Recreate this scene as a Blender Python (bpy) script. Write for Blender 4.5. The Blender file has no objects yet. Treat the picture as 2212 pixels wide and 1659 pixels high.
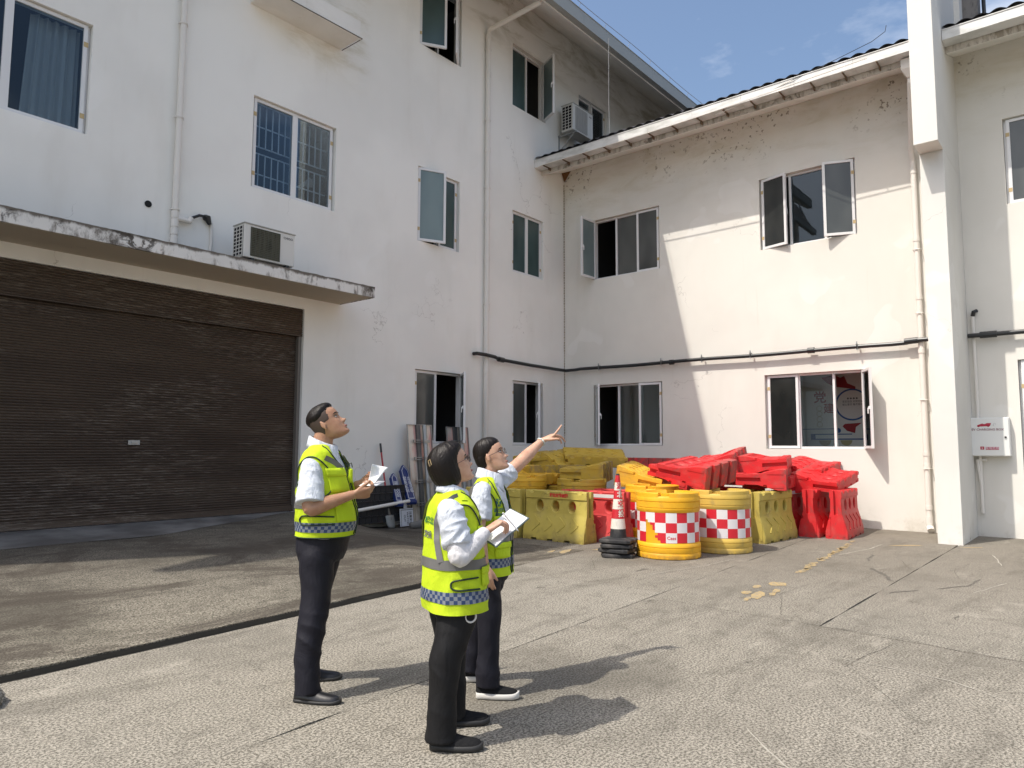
import bpy, bmesh, math, random
from mathutils import Vector, Matrix, noise
random.seed(7)
PI = math.pi
S = bpy.context.scene
COL = S.collection

# ------------------------------------------------------------------ camera
YAW, PITCH, ROLL = math.radians(39.9), math.atan(137.5/1550), 0.004
fw = Vector((math.cos(YAW)*math.cos(PITCH), math.sin(YAW)*math.cos(PITCH), math.sin(PITCH)))
rt = Vector((math.sin(YAW), -math.cos(YAW), 0))
up = rt.cross(fw)
RR = rt*math.cos(ROLL)+up*math.sin(ROLL)
UU = up*math.cos(ROLL)-rt*math.sin(ROLL)
cd = bpy.data.cameras.new('camera'); cam = bpy.data.objects.new('camera', cd); COL.objects.link(cam)
cam.matrix_world = Matrix(((RR.x, UU.x, -fw.x, 0), (RR.y, UU.y, -fw.y, 0), (RR.z, UU.z, -fw.z, 1.5), (0, 0, 0, 1)))
cd.sensor_width = 36; cd.lens = 36*1550/2212; cd.clip_end = 3000; cd.clip_start = .05
S.camera = cam
# ------------------------------------------------------------------ world, sun, exposure
SUN = Vector((-.65, .21, 1)).normalized()          # towards the sun
SUN_EL = math.asin(SUN.z)
w = bpy.data.worlds.new('World'); S.world = w; w.use_nodes = True
nt = w.node_tree; N = nt.nodes; L = nt.links
bg = N['Background']
sky = N.new('ShaderNodeTexSky'); sky.sky_type = 'NISHITA'; sky.sun_disc = False
sky.sun_elevation = SUN_EL; sky.sun_rotation = math.atan2(SUN.x, SUN.y); sky.air_density = 1.2; sky.dust_density = 4.2; sky.ozone_density = 2.8
tc = N.new('ShaderNodeTexCoord'); mp = N.new('ShaderNodeMapping'); mp.inputs['Scale'].default_value = (1.2, 1.2, 3.2)
n1 = N.new('ShaderNodeTexNoise'); n1.inputs['Scale'].default_value = 1.9; n1.inputs['Detail'].default_value = 7; n1.inputs['Roughness'].default_value = .6
cr = N.new('ShaderNodeValToRGB'); cr.color_ramp.elements[0].position = .47; cr.color_ramp.elements[1].position = .72
mx = N.new('ShaderNodeMixRGB'); mx.inputs[2].default_value = (8.5, 8.6, 8.9, 1)
L.new(tc.outputs['Generated'], mp.inputs[0]); L.new(mp.outputs[0], n1.inputs['Vector']); L.new(n1.outputs[0], cr.inputs[0])
ml = N.new('ShaderNodeMath'); ml.operation = 'MULTIPLY'; ml.inputs[1].default_value = .5
L.new(cr.outputs[0], ml.inputs[0]); L.new(ml.outputs[0], mx.inputs[0]); tn = N.new('ShaderNodeMixRGB'); tn.blend_type = 'MULTIPLY'; tn.inputs[0].default_value = 1; tn.inputs[2].default_value = (1, 1, 1, 1)
L.new(sky.outputs[0], tn.inputs[1]); L.new(tn.outputs[0], mx.inputs[1]); L.new(mx.outputs[0], bg.inputs[0])
bg.inputs[1].default_value = .15
sd = bpy.data.lights.new('sun', 'SUN'); sd.energy = 3.2; sd.angle = math.radians(.53); sd.color = (1, .94, .85)
sun = bpy.data.objects.new('sun', sd); COL.objects.link(sun); sun.rotation_euler = SUN.to_track_quat('Z', 'Y').to_euler()
sun.location = (-10, 5, 25)
S.view_settings.view_transform = 'Standard'; S.view_settings.look = 'None'; S.view_settings.exposure = .38; S.view_settings.gamma = 1
S.view_settings.use_curve_mapping = False
S.render.engine = 'CYCLES'; S.cycles.max_bounces = 8; S.cycles.transparent_max_bounces = 16; S.cycles.diffuse_bounces = 5

# ------------------------------------------------------------------ helpers
def tag(o, label=None, cat=None, group=None, kind=None):
    if label: o['label'] = label
    if cat: o['category'] = cat
    if group: o['group'] = group
    if kind: o['kind'] = kind
    return o
def empty(name, loc=(0, 0, 0), rz=0, rot=None):
    o = bpy.data.objects.new(name, None); COL.objects.link(o); o.location = loc
    o.rotation_euler = rot if rot else (0, 0, rz); o.empty_display_size = .2
    return o
def thing(name, label, cat, loc=(0, 0, 0), rz=0, group=None, rot=None):
    return tag(empty(name, loc, rz, rot), label, cat, group)
class MB:
    def __init__(s): s.v = []; s.f = []; s.m = []; s.mi = 0
    def add(s, vs, fs, mi=None):
        b = len(s.v); s.v += [tuple(v) for v in vs]; s.f += [tuple(b+i for i in f) for f in fs]; s.m += [s.mi if mi is None else mi]*len(fs)
    def box(s, x0, x1, y0, y1, z0, z1, mi=None, M=None):
        vs = [Vector((x, y, z)) for z in (z0, z1) for y in (y0, y1) for x in (x0, x1)]
        if M: vs = [M @ v for v in vs]
        s.add(vs, [(0, 2, 3, 1), (4, 5, 7, 6), (0, 1, 5, 4), (2, 6, 7, 3), (0, 4, 6, 2), (1, 3, 7, 5)], mi)
    def tube(s, pts, rad, n=12, mi=None, caps=True):
        pts = [Vector(p) for p in pts]; rings = []; k = len(pts)
        if not hasattr(rad, '__len__'): rad = [rad]*k
        t0 = (pts[1]-pts[0]).normalized(); a = t0.orthogonal().normalized()
        for i in range(k):
            t = (pts[min(i+1, k-1)]-pts[max(i-1, 0)]).normalized()
            a = (a-t*a.dot(t)).normalized(); b = t.cross(a)
            rings.append([pts[i]+(a*math.cos(2*PI*j/n)+b*math.sin(2*PI*j/n))*rad[i] for j in range(n)])
        s.loft(rings, mi, caps)
    def loft(s, rings, mi=None, caps=True, closed=True):
        n = len(rings[0]); vs = [v for r in rings for v in r]; fs = []
        for i in range(len(rings)-1):
            for j in range(n if closed else n-1):
                a = i*n+j; b = i*n+(j+1) % n; fs.append((a, b, b+n, a+n))
        if caps: fs.append(tuple(range(n-1, -1, -1))); fs.append(tuple((len(rings)-1)*n+j for j in range(n)))
        s.add(vs, fs, mi)
    def lathe(s, prof, c=(0, 0, 0), n=32, mi=None, caps=False):
        s.loft([[Vector((c[0]+r*math.cos(2*PI*j/n), c[1]+r*math.sin(2*PI*j/n), c[2]+z)) for j in range(n)] for r, z in prof], mi, caps)
    def mesh(s, name):
        me = bpy.data.meshes.new(name); me.from_pydata(s.v, [], s.f)
        for p, m in zip(me.polygons, s.m): p.material_index = m
        me.update(); return me
    def build(s, name, mats, parent=None, smooth=False, fix=True, rel=False):
        me = s.mesh(name)
        if fix:
            bm = bmesh.new(); bm.from_mesh(me); bmesh.ops.recalc_face_normals(bm, faces=bm.faces); bm.to_mesh(me); bm.free()
        return link(name, me, mats, parent, smooth, rel)
def setp(o, parent, rel=False):
    """parent o; rel=True: mesh data already in the parent's own space, otherwise in world space"""
    o.parent = parent
    if not rel: o.matrix_parent_inverse = wm(parent).inverted()
def wm(o):
    m = Matrix.LocRotScale(o.location, o.rotation_euler, o.scale)
    return (wm(o.parent) @ o.matrix_parent_inverse @ m) if o.parent else m
def link(name, me, mats, parent=None, smooth=False, rel=False):
    if not isinstance(mats, (list, tuple)): mats = [mats]
    if not me.materials:
        for m in mats: me.materials.append(m)
    if smooth:
        for p in me.polygons: p.use_smooth = True
    o = bpy.data.objects.new(name, me); COL.objects.link(o)
    if parent: setp(o, parent, rel)
    return o
def auto(o, ang=35):
    """smooth shading with sharp edges above ang degrees"""
    me = o.data; bm = bmesh.new(); bm.from_mesh(me); a = math.radians(ang)
    for f in bm.faces: f.smooth = True
    for e in bm.edges:
        if len(e.link_faces) == 2 and e.calc_face_angle(0) > a: e.smooth = False
    bm.to_mesh(me); bm.free(); return o
def copy_tree(o, parent=None):
    c = o.copy(); COL.objects.link(c)
    if parent: c.parent = parent; c.matrix_parent_inverse = o.matrix_parent_inverse.copy()
    for ch in list(o.children): copy_tree(ch, c)
    return c
def text_mesh(body, size, fn, mat, name, parent, rel=False, bold=0.0, sp=1.0, rx=2):
    """flat lettering; fn maps text-plane (u,v) centred on 0 to a 3-D point"""
    c = bpy.data.curves.new('t', 'FONT'); c.body = body; c.size = size; c.align_x = 'CENTER'; c.align_y = 'CENTER'; c.offset = bold
    c.space_line = sp; c.resolution_u = rx; c.fill_mode = 'BOTH'
    o = bpy.data.objects.new('t', c); COL.objects.link(o)
    me = bpy.data.meshes.new_from_object(o.evaluated_get(bpy.context.evaluated_depsgraph_get()))
    bpy.data.objects.remove(o); bpy.data.curves.remove(c)
    me.materials.clear()
    for v in me.vertices: v.co = fn(v.co.x, v.co.y)
    for p in me.polygons: p.material_index = 0
    return link(name, me, mat, parent, rel=rel)

# ------------------------------------------------------------------ materials
def mat(name, col, rough=.8, metal=0, spec=.5):
    m = bpy.data.materials.new(name); m.use_nodes = True; b = m.node_tree.nodes['Principled BSDF']
    b.inputs['Base Color'].default_value = (*col, 1); b.inputs['Roughness'].default_value = rough
    b.inputs['Metallic'].default_value = metal; b.inputs['Specular IOR Level'].default_value = spec
    return m
class G:
    """small node-graph writer"""
    def __init__(s, m): s.m = m; s.nt = m.node_tree; s.b = s.nt.nodes.get('Principled BSDF'); s._pos = None
    def n(s, t, **k):
        x = s.nt.nodes.new(t)
        for a, b in k.items(): setattr(x, a, b)
        return x
    def put(s, v, sock):
        if isinstance(v, (int, float)): sock.default_value = v
        elif isinstance(v, (tuple, list)): sock.default_value = v if len(v) == len(sock.default_value) else (*v, 1)
        else: s.nt.links.new(v, sock)
    def pos(s, scale=(1, 1, 1), obj=False):
        if obj: src = s.n('ShaderNodeTexCoord').outputs['Object']
        else: src = s.n('ShaderNodeNewGeometry').outputs['Position']
        mp = s.n('ShaderNodeMapping'); s.put(src, mp.inputs[0]); mp.inputs['Scale'].default_value = scale; return mp.outputs[0]
    def noise(s, vec, scale, detail=4, rough=.55, dist=0):
        x = s.n('ShaderNodeTexNoise'); s.put(vec, x.inputs['Vector']); x.inputs['Scale'].default_value = scale
        x.inputs['Detail'].default_value = detail; x.inputs['Roughness'].default_value = rough; x.inputs['Distortion'].default_value = dist; return x.outputs[0]
    def vor(s, vec, scale, feat='F1'):
        x = s.n('ShaderNodeTexVoronoi', feature=feat); s.put(vec, x.inputs['Vector']); x.inputs['Scale'].default_value = scale; return x.outputs['Distance']
    def ramp(s, v, a, b, inv=False):
        x = s.n('ShaderNodeMapRange', interpolation_type='SMOOTHSTEP'); s.put(v, x.inputs[0]); x.inputs[1].default_value = a; x.inputs[2].default_value = b
        x.inputs[3].default_value = 1 if inv else 0; x.inputs[4].default_value = 0 if inv else 1; return x.outputs[0]
    def math(s, op, a, b=0, c=None):
        x = s.n('ShaderNodeMath', operation=op); s.put(a, x.inputs[0]); s.put(b, x.inputs[1])
        if c is not None: s.put(c, x.inputs[2])
        return x.outputs[0]
    def mul(s, a, b): return s.math('MULTIPLY', a, b)
    def mix(s, f, a, b):
        x = s.n('ShaderNodeMixRGB'); s.put(f, x.inputs[0]); s.put(a, x.inputs[1]); s.put(b, x.inputs[2]); return x.outputs[0]
    def sep(s, vec):
        x = s.n('ShaderNodeSeparateXYZ'); s.put(vec, x.inputs[0]); return x.outputs
    def bump(s, h, strength=.2, dist=.01):
        x = s.n('ShaderNodeBump'); s.put(h, x.inputs['Height']); x.inputs['Strength'].default_value = strength; x.inputs['Distance'].default_value = dist
        s.nt.links.new(x.outputs[0], s.b.inputs['Normal'])
    def col(s, c): s.put(c, s.b.inputs['Base Color'])
    def rough(s, v): s.put(v, s.b.inputs['Roughness'])

def plaster(name, base, bands=(), cool=(.70, .71, .72)):
    """painted render with fine trowel relief, faint soiling, cracks; bands = (axis, z0, z1, colour, amount) weather-stain zones"""
    m = mat(name, base, .88, spec=.25); g = G(m); p = g.pos(); z = g.sep(p)[2]
    c = g.mix(g.ramp(g.noise(p, .45, 4), .4, .65), base, tuple(x*.93 for x in base))
    c = g.mix(g.mul(g.ramp(g.noise(g.pos((1, 1, .25)), 1.7, 5), .5, .8), .20), c, (.55, .52, .45))
    for z0, z1, colr, amt, spk, xa, xb in bands:
        xx = g.sep(p)[0]; gx = g.mul(g.ramp(xx, xa, xa+.5), g.ramp(xx, xb-.4, xb, True)); k = g.mul(g.mul(g.ramp(z, z0, z1), gx), g.ramp(g.noise(g.pos((.8, .8, 2.6)), 1.1, 6, .65, .6), .42, .72))
        c = g.mix(g.mul(k, amt), c, colr)
        sp = g.mul(g.ramp(z, z0+.45*(z1-z0), z0+.8*(z1-z0)), g.mul(g.ramp(g.noise(p, 12, 3, .6), .60, .65), g.ramp(g.noise(p, .6, 2), .45, .55)))
        c = g.mix(g.mul(sp, spk), c, (.16, .13, .09))
    # hairline cracks, a few only
    cw = g.n('ShaderNodeTexVoronoi', feature='DISTANCE_TO_EDGE'); wv = g.n('ShaderNodeVectorMath', operation='ADD')
    nz = g.n('ShaderNodeTexNoise'); g.put(p, nz.inputs['Vector']); nz.inputs['Scale'].default_value = 3.0; nz.inputs['Detail'].default_value = 6
    g.put(p, wv.inputs[0]); g.put(nz.outputs['Color'], wv.inputs[1]); g.put(wv.outputs[0], cw.inputs['Vector']); cw.inputs['Scale'].default_value = .55
    ck = g.mul(g.ramp(cw.outputs['Distance'], .0, .006, True), g.ramp(g.noise(p, .5, 1), .6, .66))
    c = g.mix(g.mul(ck, .5), c, (.3, .28, .25))
    # splash dirt at the foot of the wall
    ft = g.mul(g.ramp(z, .0, .55, True), g.ramp(g.noise(p, 2.5, 6, .7), .45, .7))
    c = g.mix(g.mul(ft, .5), c, (.42, .38, .30))
    pl = g.mul(g.ramp(z, .12, .45, True), g.ramp(g.noise(p, 5, 4, .6), .66, .68)); c = g.mix(g.mul(pl, .8), c, (.30, .27, .23))
    dr = g.mul(g.ramp(g.noise(g.pos((7, 7, .35)), 1.5, 5, .6), .60, .74), g.ramp(g.noise(g.pos((.5, .5, .5)), 1.3, 3), .48, .62)); c = g.mix(g.mul(dr, .10), c, (.42, .37, .28))
    pt = g.mul(g.ramp(g.noise(p, .8, 2), .58, .60), g.ramp(g.noise(p, .35, 1), .5, .55)); c = g.mix(g.mul(pt, .16), c, (.93, .93, .92))
    g.col(c); g.bump(g.math('ADD', g.noise(p, 140, 3), g.mul(g.noise(p, 6, 3), 1.5)), .22, .004)
    return m
M_WALLA = plaster('plaster_white_shade', (.87, .86, .815), [(10.6, 12.0, (.40, .37, .27), .8, 0, 11.0, 40), (8.1, 9.0, (.46, .40, .24), .55, 0, 6.4, 8.6)])
M_WALLB = plaster('plaster_white_warm', (.74, .72, .665), [(6.5, 8.8, (.50, .45, .33), .6, .8, 0, 99)])
M_PIER = plaster('plaster_pier', (.70, .69, .65))
M_SOFFIT = plaster('soffit_paint', (.82, .80, .75), [(-9, 0, (.4, .36, .28), .2, 0, -99, 99)])
M_PVCW = mat('window_frame_white', (.74, .74, .74), .35)
M_TAPE = mat('tan_hinge_tape', (.5, .38, .2), .6)
M_PIPE = mat('drainpipe_white', (.74, .71, .66), .5)
M_BLACK = mat('black_pipe', (.018, .02, .022), .35)
M_METAL = mat('galvanised_steel', (.38, .39, .39), .45, .7)
M_DARK = mat('dark_void', (.012, .012, .013), .9)
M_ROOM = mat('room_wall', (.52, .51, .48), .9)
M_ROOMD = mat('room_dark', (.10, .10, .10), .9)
def gutter_mat():
    m = mat('gutter_zinc', (.66, .67, .66), .42, .0); g = G(m); p = g.pos(); g.col(g.mix(g.ramp(g.noise(g.pos((1, 1, 3)), 2.2, 5), .4, .7), (.70, .70, .68), (.5, .5, .47))); return m
M_GUT = gutter_mat()
def fascia_mat(name, base, dirt, amt, sx=3.5):
    m = mat(name, base, .9, spec=.2); g = G(m); p = g.pos()
    st = g.ramp(g.noise(g.pos((sx, sx, 1.0)), 1.6, 7, .7, .3), .47, .62)
    bl = g.ramp(g.noise(p, 3.3, 6, .7, .8), .52, .60)
    c = g.mix(g.mul(g.ramp(g.noise(p, 1.1, 3), .3, .7), .3), base, tuple(x*.8 for x in base))
    if sx < 3: st = g.math('MAXIMUM', st, g.mul(g.ramp(g.math('ADD', g.sep(p)[2], g.mul(g.noise(g.pos((4, 4, 1)), 1.5, 6, .7), .16)), 4.30, 4.345), 1.0))
    c = g.mix(g.mul(st, amt), c, dirt); c = g.mix(g.mul(g.mul(bl, g.ramp(g.noise(p, .8, 3), .42, .62)), amt), c, tuple(x*.45 for x in dirt))
    g.col(c); g.bump(g.math('ADD', g.noise(p, 45, 4), g.mul(bl, -1.5)), .5, .006); return m
M_FASC = fascia_mat('slab_edge_stained', (.62, .58, .52), (.26, .22, .17), .75)
M_CANF = fascia_mat('canopy_edge_peeling', (.76, .74, .70), (.13, .11, .09), .95, 2.2)
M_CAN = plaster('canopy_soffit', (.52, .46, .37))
M_TILE = mat('roof_tile_dark', (.06, .055, .06), .7)
def glass(name, tint, trans, refl=1.0, rough=.0):
    m = bpy.data.materials.new(name); m.use_nodes = True; nt = m.node_tree; nt.nodes.remove(nt.nodes['Principled BSDF']); out = nt.nodes['Material Output']
    t = nt.nodes.new('ShaderNodeBsdfTransparent'); t.inputs[0].default_value = (*[x*trans for x in tint], 1)
    gl = nt.nodes.new('ShaderNodeBsdfGlossy'); gl.inputs['Roughness'].default_value = rough; gl.inputs[0].default_value = (.9, .93, .95, 1)
    fr = nt.nodes.new('ShaderNodeFresnel'); fr.inputs[0].default_value = 1.5
    mu = nt.nodes.new('ShaderNodeMath'); mu.operation = 'MULTIPLY'; mu.inputs[1].default_value = 1.7*refl; mu.use_clamp = True
    mi = nt.nodes.new('ShaderNodeMixShader')
    nt.links.new(fr.outputs[0], mu.inputs[0]); nt.links.new(mu.outputs[0], mi.inputs[0]); nt.links.new(t.outputs[0], mi.inputs[1]); nt.links.new(gl.outputs[0], mi.inputs[2])
    nt.links.new(mi.outputs[0], out.inputs[0]); return m
M_GLC = glass('clear_window_glass', (.9, .95, .95), .92, .8)
M_GLB = glass('bluish_window_glass', (.80, .87, .92), .96, .5)
def frosted(name, c1, c2, rough=.18):
    m = mat(name, c1, rough, spec=.6); g = G(m); p = g.pos((1, 1, .5)); g.col(g.mix(g.ramp(g.noise(p, 1.4, 2), .35, .65), c1, c2)); return m
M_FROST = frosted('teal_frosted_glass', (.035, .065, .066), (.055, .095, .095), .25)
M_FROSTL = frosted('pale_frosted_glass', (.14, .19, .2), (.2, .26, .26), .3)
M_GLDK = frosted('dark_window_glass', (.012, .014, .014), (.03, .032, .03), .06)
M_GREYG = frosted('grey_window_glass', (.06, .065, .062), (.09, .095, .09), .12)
def ground_mat(name, light, dark, seed=0, amt=1.0, moss_shade=0):
    m = mat(name, light, .93, spec=.2); g = G(m); p = g.pos(); pl = g.n('ShaderNodeMapping'); g.put(p, pl.inputs[0]); pl.inputs['Location'].default_value = (seed, seed*.7, 0); q = pl.outputs[0]
    f = g.noise(q, 68, 5, .76); mid = g.noise(q, 5.5, 6, .62); big = g.noise(q, .55, 5, .6)
    c = g.mix(g.ramp(f, .435, .56), dark, light)
    stk = g.mul(g.ramp(g.noise(g.pos((.35, 1.5, 1)), 1.6, 7, .7, .4), .50, .66), .42); c = g.mix(stk, c, tuple(x*.8 for x in dark))
    stp = g.mul(g.ramp(g.noise(g.pos((.5, 1.9, 1)), 2.3, 7, .72, .2), .58, .70), .4); c = g.mix(stp, c, tuple(min(1, x*1.18) for x in light))
    c = g.mix(g.mul(g.ramp(mid, .50, .68), .30), c, tuple(x*.62 for x in dark))
    c = g.mix(g.mul(g.ramp(big, .47, .68), .55*amt), c, tuple(x*.9 for x in dark))
    pale = g.mul(g.ramp(g.noise(q, 1.3, 7, .7, .5), .6, .72), .45); c = g.mix(pale, c, tuple(min(1, x*1.25) for x in light))
    blot = g.mul(g.ramp(g.noise(g.pos((1.0, 1.6, 1)), .9, 7, .7, .4), .645, .69), .7); c = g.mix(blot, c, (.05, .045, .04))
    spk = g.ramp(g.vor(q, 95), .0, .3); c = g.mix(g.mul(spk, .0), c, light)
    # dark mossy staining near the white building, also painting in its shade
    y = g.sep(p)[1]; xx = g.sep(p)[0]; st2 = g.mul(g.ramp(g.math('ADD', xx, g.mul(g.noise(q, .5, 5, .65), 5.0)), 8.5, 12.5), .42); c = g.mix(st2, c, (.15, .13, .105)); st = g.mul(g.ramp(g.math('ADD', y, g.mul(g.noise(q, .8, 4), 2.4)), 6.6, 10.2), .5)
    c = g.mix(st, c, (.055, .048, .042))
    if moss_shade: c = g.mix(g.mul(g.ramp(g.noise(g.pos((.6, 1.2, 1)), .8, 8, .72, .9), .44, .58), moss_shade), c, (.062, .052, .042))  # ramp only: mossy blotches that also darken it as painted shade
    g.col(c); g.bump(g.math('ADD', g.mul(f, 1), g.noise(q, 90, 3)), .55, .006); g.rough(.93)
    # broom-finished grooves
    return m
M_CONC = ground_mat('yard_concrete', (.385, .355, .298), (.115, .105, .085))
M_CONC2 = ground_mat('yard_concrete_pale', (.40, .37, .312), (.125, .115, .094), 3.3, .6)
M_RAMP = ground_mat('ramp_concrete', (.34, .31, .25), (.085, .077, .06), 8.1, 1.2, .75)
M_JOINT = mat('joint_dirt', (.045, .04, .032), .95)

# ------------------------------------------------------------------ ground
YA, XB = 10.745, 14.95
g0 = MB(); g0.add([(-600, -600, -.03), (600, -600, -.03), (600, 600, -.03), (-600, 600, -.03)], [(0, 1, 2, 3)])
ground = tag(g0.build('ground', M_CONC2), 'weathered grey concrete yard running to the buildings', None, kind='structure')
sub = MB(); sub.box(-29.5, 29.5, -29.5, 12.5, -.028, -.012); tag(sub.build('joint_bed', M_JOINT, ground), None)
# slabs between recessed joints; joint lines measured on the yard
def jl(x): return 3.30+.057*x              # long joint running away from the camera
def jr(x): return 2.06-.008*x
rnd = random.Random(3)
def wavy(p0, p1, n, amp):
    out = []
    for i in range(n+1):
        t = i/n; x = p0[0]+(p1[0]-p0[0])*t; y = p0[1]+(p1[1]-p0[1])*t
        d = Vector((p1[0]-p0[0], p1[1]-p0[1])).normalized(); k = amp*(noise.noise(Vector((x*2.3, y*2.3, 1)))+.5*noise.noise(Vector((x*9, y*9, 2)))) if 0 < i < n else 0
        out.append(Vector((x-d.y*k, y+d.x*k, 0)))
    return out
def slab(corners, mtl, gap=.0045, amp=.014, z=0.0):
    c = sum((Vector((*p, 0)) for p in corners), Vector())/len(corners); ring = []
    for i in range(len(corners)):
        a, b = corners[i], corners[(i+1) % len(corners)]; n = max(2, int((Vector(a)-Vector(b)).length/.25)); ring += wavy(a, b, n, amp)[:-1]
    # pull in for the joint
    r2 = []
    for i, p in enumerate(ring):
        t = (ring[(i+1) % len(ring)]-ring[i-1]).normalized(); nrm = Vector((-t.y, t.x, 0))
        if nrm.dot(c-p) < 0: nrm = -nrm
        r2.append(p+nrm*gap)
    m = MB(); n = len(r2)
    m.add([(p.x, p.y, z) for p in r2]+[(p.x, p.y, z-.025) for p in r2], [tuple(range(n))]+[(i, (i+1) % n, n+(i+1) % n, n+i) for i in range(n)])
    return m.build('concrete_slab', mtl, ground)
xs = [-29, -6.4, -.6, 6.45]
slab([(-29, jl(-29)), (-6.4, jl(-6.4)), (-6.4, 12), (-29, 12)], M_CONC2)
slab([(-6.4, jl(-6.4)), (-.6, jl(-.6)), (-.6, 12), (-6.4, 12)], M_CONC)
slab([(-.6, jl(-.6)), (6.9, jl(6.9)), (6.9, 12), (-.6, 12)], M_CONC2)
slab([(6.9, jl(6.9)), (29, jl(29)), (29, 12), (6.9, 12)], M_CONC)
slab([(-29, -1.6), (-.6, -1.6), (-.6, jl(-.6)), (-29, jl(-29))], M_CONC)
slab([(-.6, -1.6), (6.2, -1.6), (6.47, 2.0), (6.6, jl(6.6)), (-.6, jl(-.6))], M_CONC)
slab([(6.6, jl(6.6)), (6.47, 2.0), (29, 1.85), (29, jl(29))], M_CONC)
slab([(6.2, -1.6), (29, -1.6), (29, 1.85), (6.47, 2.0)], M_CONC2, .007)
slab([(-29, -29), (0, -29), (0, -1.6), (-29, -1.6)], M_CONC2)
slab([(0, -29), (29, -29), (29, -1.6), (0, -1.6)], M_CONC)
# raised ramp slab in front of the roller door
def kerb_y(x): return 5.50+.075*(x-1.5)
def sm(a, b, t): t = max(0, min(1, (t-a)/(b-a))); return t*t*(3-2*t)
def ramp_h(x, y):
    t = max(0, (y-kerb_y(x))/(YA-kerb_y(x))); h = .045+.355*(t**1.0)
    q = max(0, min(1, (y-5.9)/4.8)); k = 1-sm(5.9+1.35*q, 7.3+1.6*q, x)
    return h*k+.004
m = MB(); nx, ny = 150, 50; x0, x1 = -7.0, 8.9; P = []
for i in range(nx+1):
    x = x0+(x1-x0)*i/nx
    for j in range(ny+1):
        y = kerb_y(x)+(YA-.002-kerb_y(x))*j/ny
        e = .012*noise.noise(Vector((x*3, 0, 5)))+.008*noise.noise(Vector((x*11, 0, 9))) if j == 0 else 0
        P.append((x, y+e, ramp_h(x, y)+.004*noise.noise(Vector((x*1.5, y*1.5, 0)))))
F = [(i*(ny+1)+j, (i+1)*(ny+1)+j, (i+1)*(ny+1)+j+1, i*(ny+1)+j+1) for i in range(nx) for j in range(ny)]
b = len(P); P += [(P[i*(ny+1)][0], P[i*(ny+1)][1]+.004, -.01) for i in range(nx+1)]
F += [(i*(ny+1), b+i, b+i+1, (i+1)*(ny+1)) for i in range(nx)]
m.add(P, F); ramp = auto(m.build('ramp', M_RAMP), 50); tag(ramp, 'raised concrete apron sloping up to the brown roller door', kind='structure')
# kerb face of the apron: dark strip running out onto the ground
m = MB(); pts = []
for i in range(101):
    x = x0+(6.9-x0)*i/100; h = ramp_h(x, kerb_y(x))
    e = .012*noise.noise(Vector((x*3, 0, 5)))+.008*noise.noise(Vector((x*11, 0, 9)))
    pts.append((x, kerb_y(x)+e, h))
m.add([(p[0], p[1]-.004, p[2]-.010) for p in pts]+[(p[0], p[1]-.012-.01*abs(noise.noise(Vector((p[0]*8, 3, 0)))), .001) for p in pts]+[(p[0], p[1]-.022-.02*abs(noise.noise(Vector((p[0]*6, 7, 0)))), .0035) for p in pts],
      [(i, i+1, 102+i, 101+i) for i in range(100)]+[(101+i, 102+i, 203+i, 202+i) for i in range(100)])
m.build('kerb_dark_strip', M_JOINT, ramp)
# smooth mortar patch along the door foot
M_MORT = mat('smooth_mortar', (.17, .165, .155), .9); g = G(M_MORT); q = g.pos(); g.col(g.mix(g.ramp(g.noise(q, 1.6, 5), .35, .7), (.20, .195, .185), (.09, .085, .08))); g.bump(g.noise(q, 20, 3), .2, .005)
m = MB(); P = []; F = []; n = 60
for i in range(n+1):
    x = -2.0+9.0*i/n; wd = .95*(1-sm(4.2, 7.0, x))+.10+.12*noise.noise(Vector((x*.9, 4, 0)))
    for j in range(5):
        y = YA-.003-wd*j/4; P.append((x, y, ramp_h(x, y)+.006+(.0 if j == 4 else .008)))
for i in range(n):
    for j in range(4): F.append((i*5+j, (i+1)*5+j, (i+1)*5+j+1, i*5+j+1))
m.add(P, F); m.build('mortar_patch', M_MORT, ramp, smooth=True)
# worn yellow paint
M_YP = mat('worn_yellow_paint', (.55, .38, .12), .8); g = G(M_YP); q = g.pos(); g.col(g.mix(g.ramp(g.noise(q, 30, 6, .7), .46, .56), (.43, .31, .14), (.27, .235, .17)))
mk = MB()
def blob(cx, cy, rx, ry, ang, n=16, seed=0):
    vs = []
    for i in range(n):
        a = 2*PI*i/n; k = 1+.42*noise.noise(Vector((math.cos(a)*1.6+seed, math.sin(a)*1.6, seed*.7)))
        x, y = rx*k*math.cos(a), ry*k*math.sin(a); vs.append((cx+x*math.cos(ang)-y*math.sin(ang), cy+x*math.sin(ang)+y*math.cos(ang), .004))
    mk.add(vs, [tuple(range(n))])
for i in range(46):
    t = i/45; x = 9.1+3.6*t; y = 3.03+.30*t
    if rnd.random() < .8: blob(x+rnd.uniform(-.03, .03), y+rnd.uniform(-.03, .03), rnd.uniform(.04, .10), rnd.uniform(.02, .045), rnd.uniform(-.4, .4), seed=i)
for k, (x, y, a, b_) in enumerate([(8.15, 2.95, .14, .09), (7.85, 3.07, .1, .04), (7.45, 3.03, .10, .05), (7.4, 2.88, .2, .06), (7.15, 2.9, .12, .03), (7.75, 2.82, .12, .035), (7.55, 2.79, .1, .03)]): blob(x, y, a, b_, .2, seed=60+k)
for k, (x, y, a, b_) in enumerate([(8.65, 6.2, .22, .055), (8.5, 6.35, .12, .04), (9.3, 5.75, .4, .05), (12.7, 2.55, .26, .05), (13.1, 1.75, .2, .03)]): blob(x, y, a, b_, .35 if k < 2 else -.8, seed=90+k)
mk.build('painted_marking', M_YP, ground, fix=False)
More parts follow.
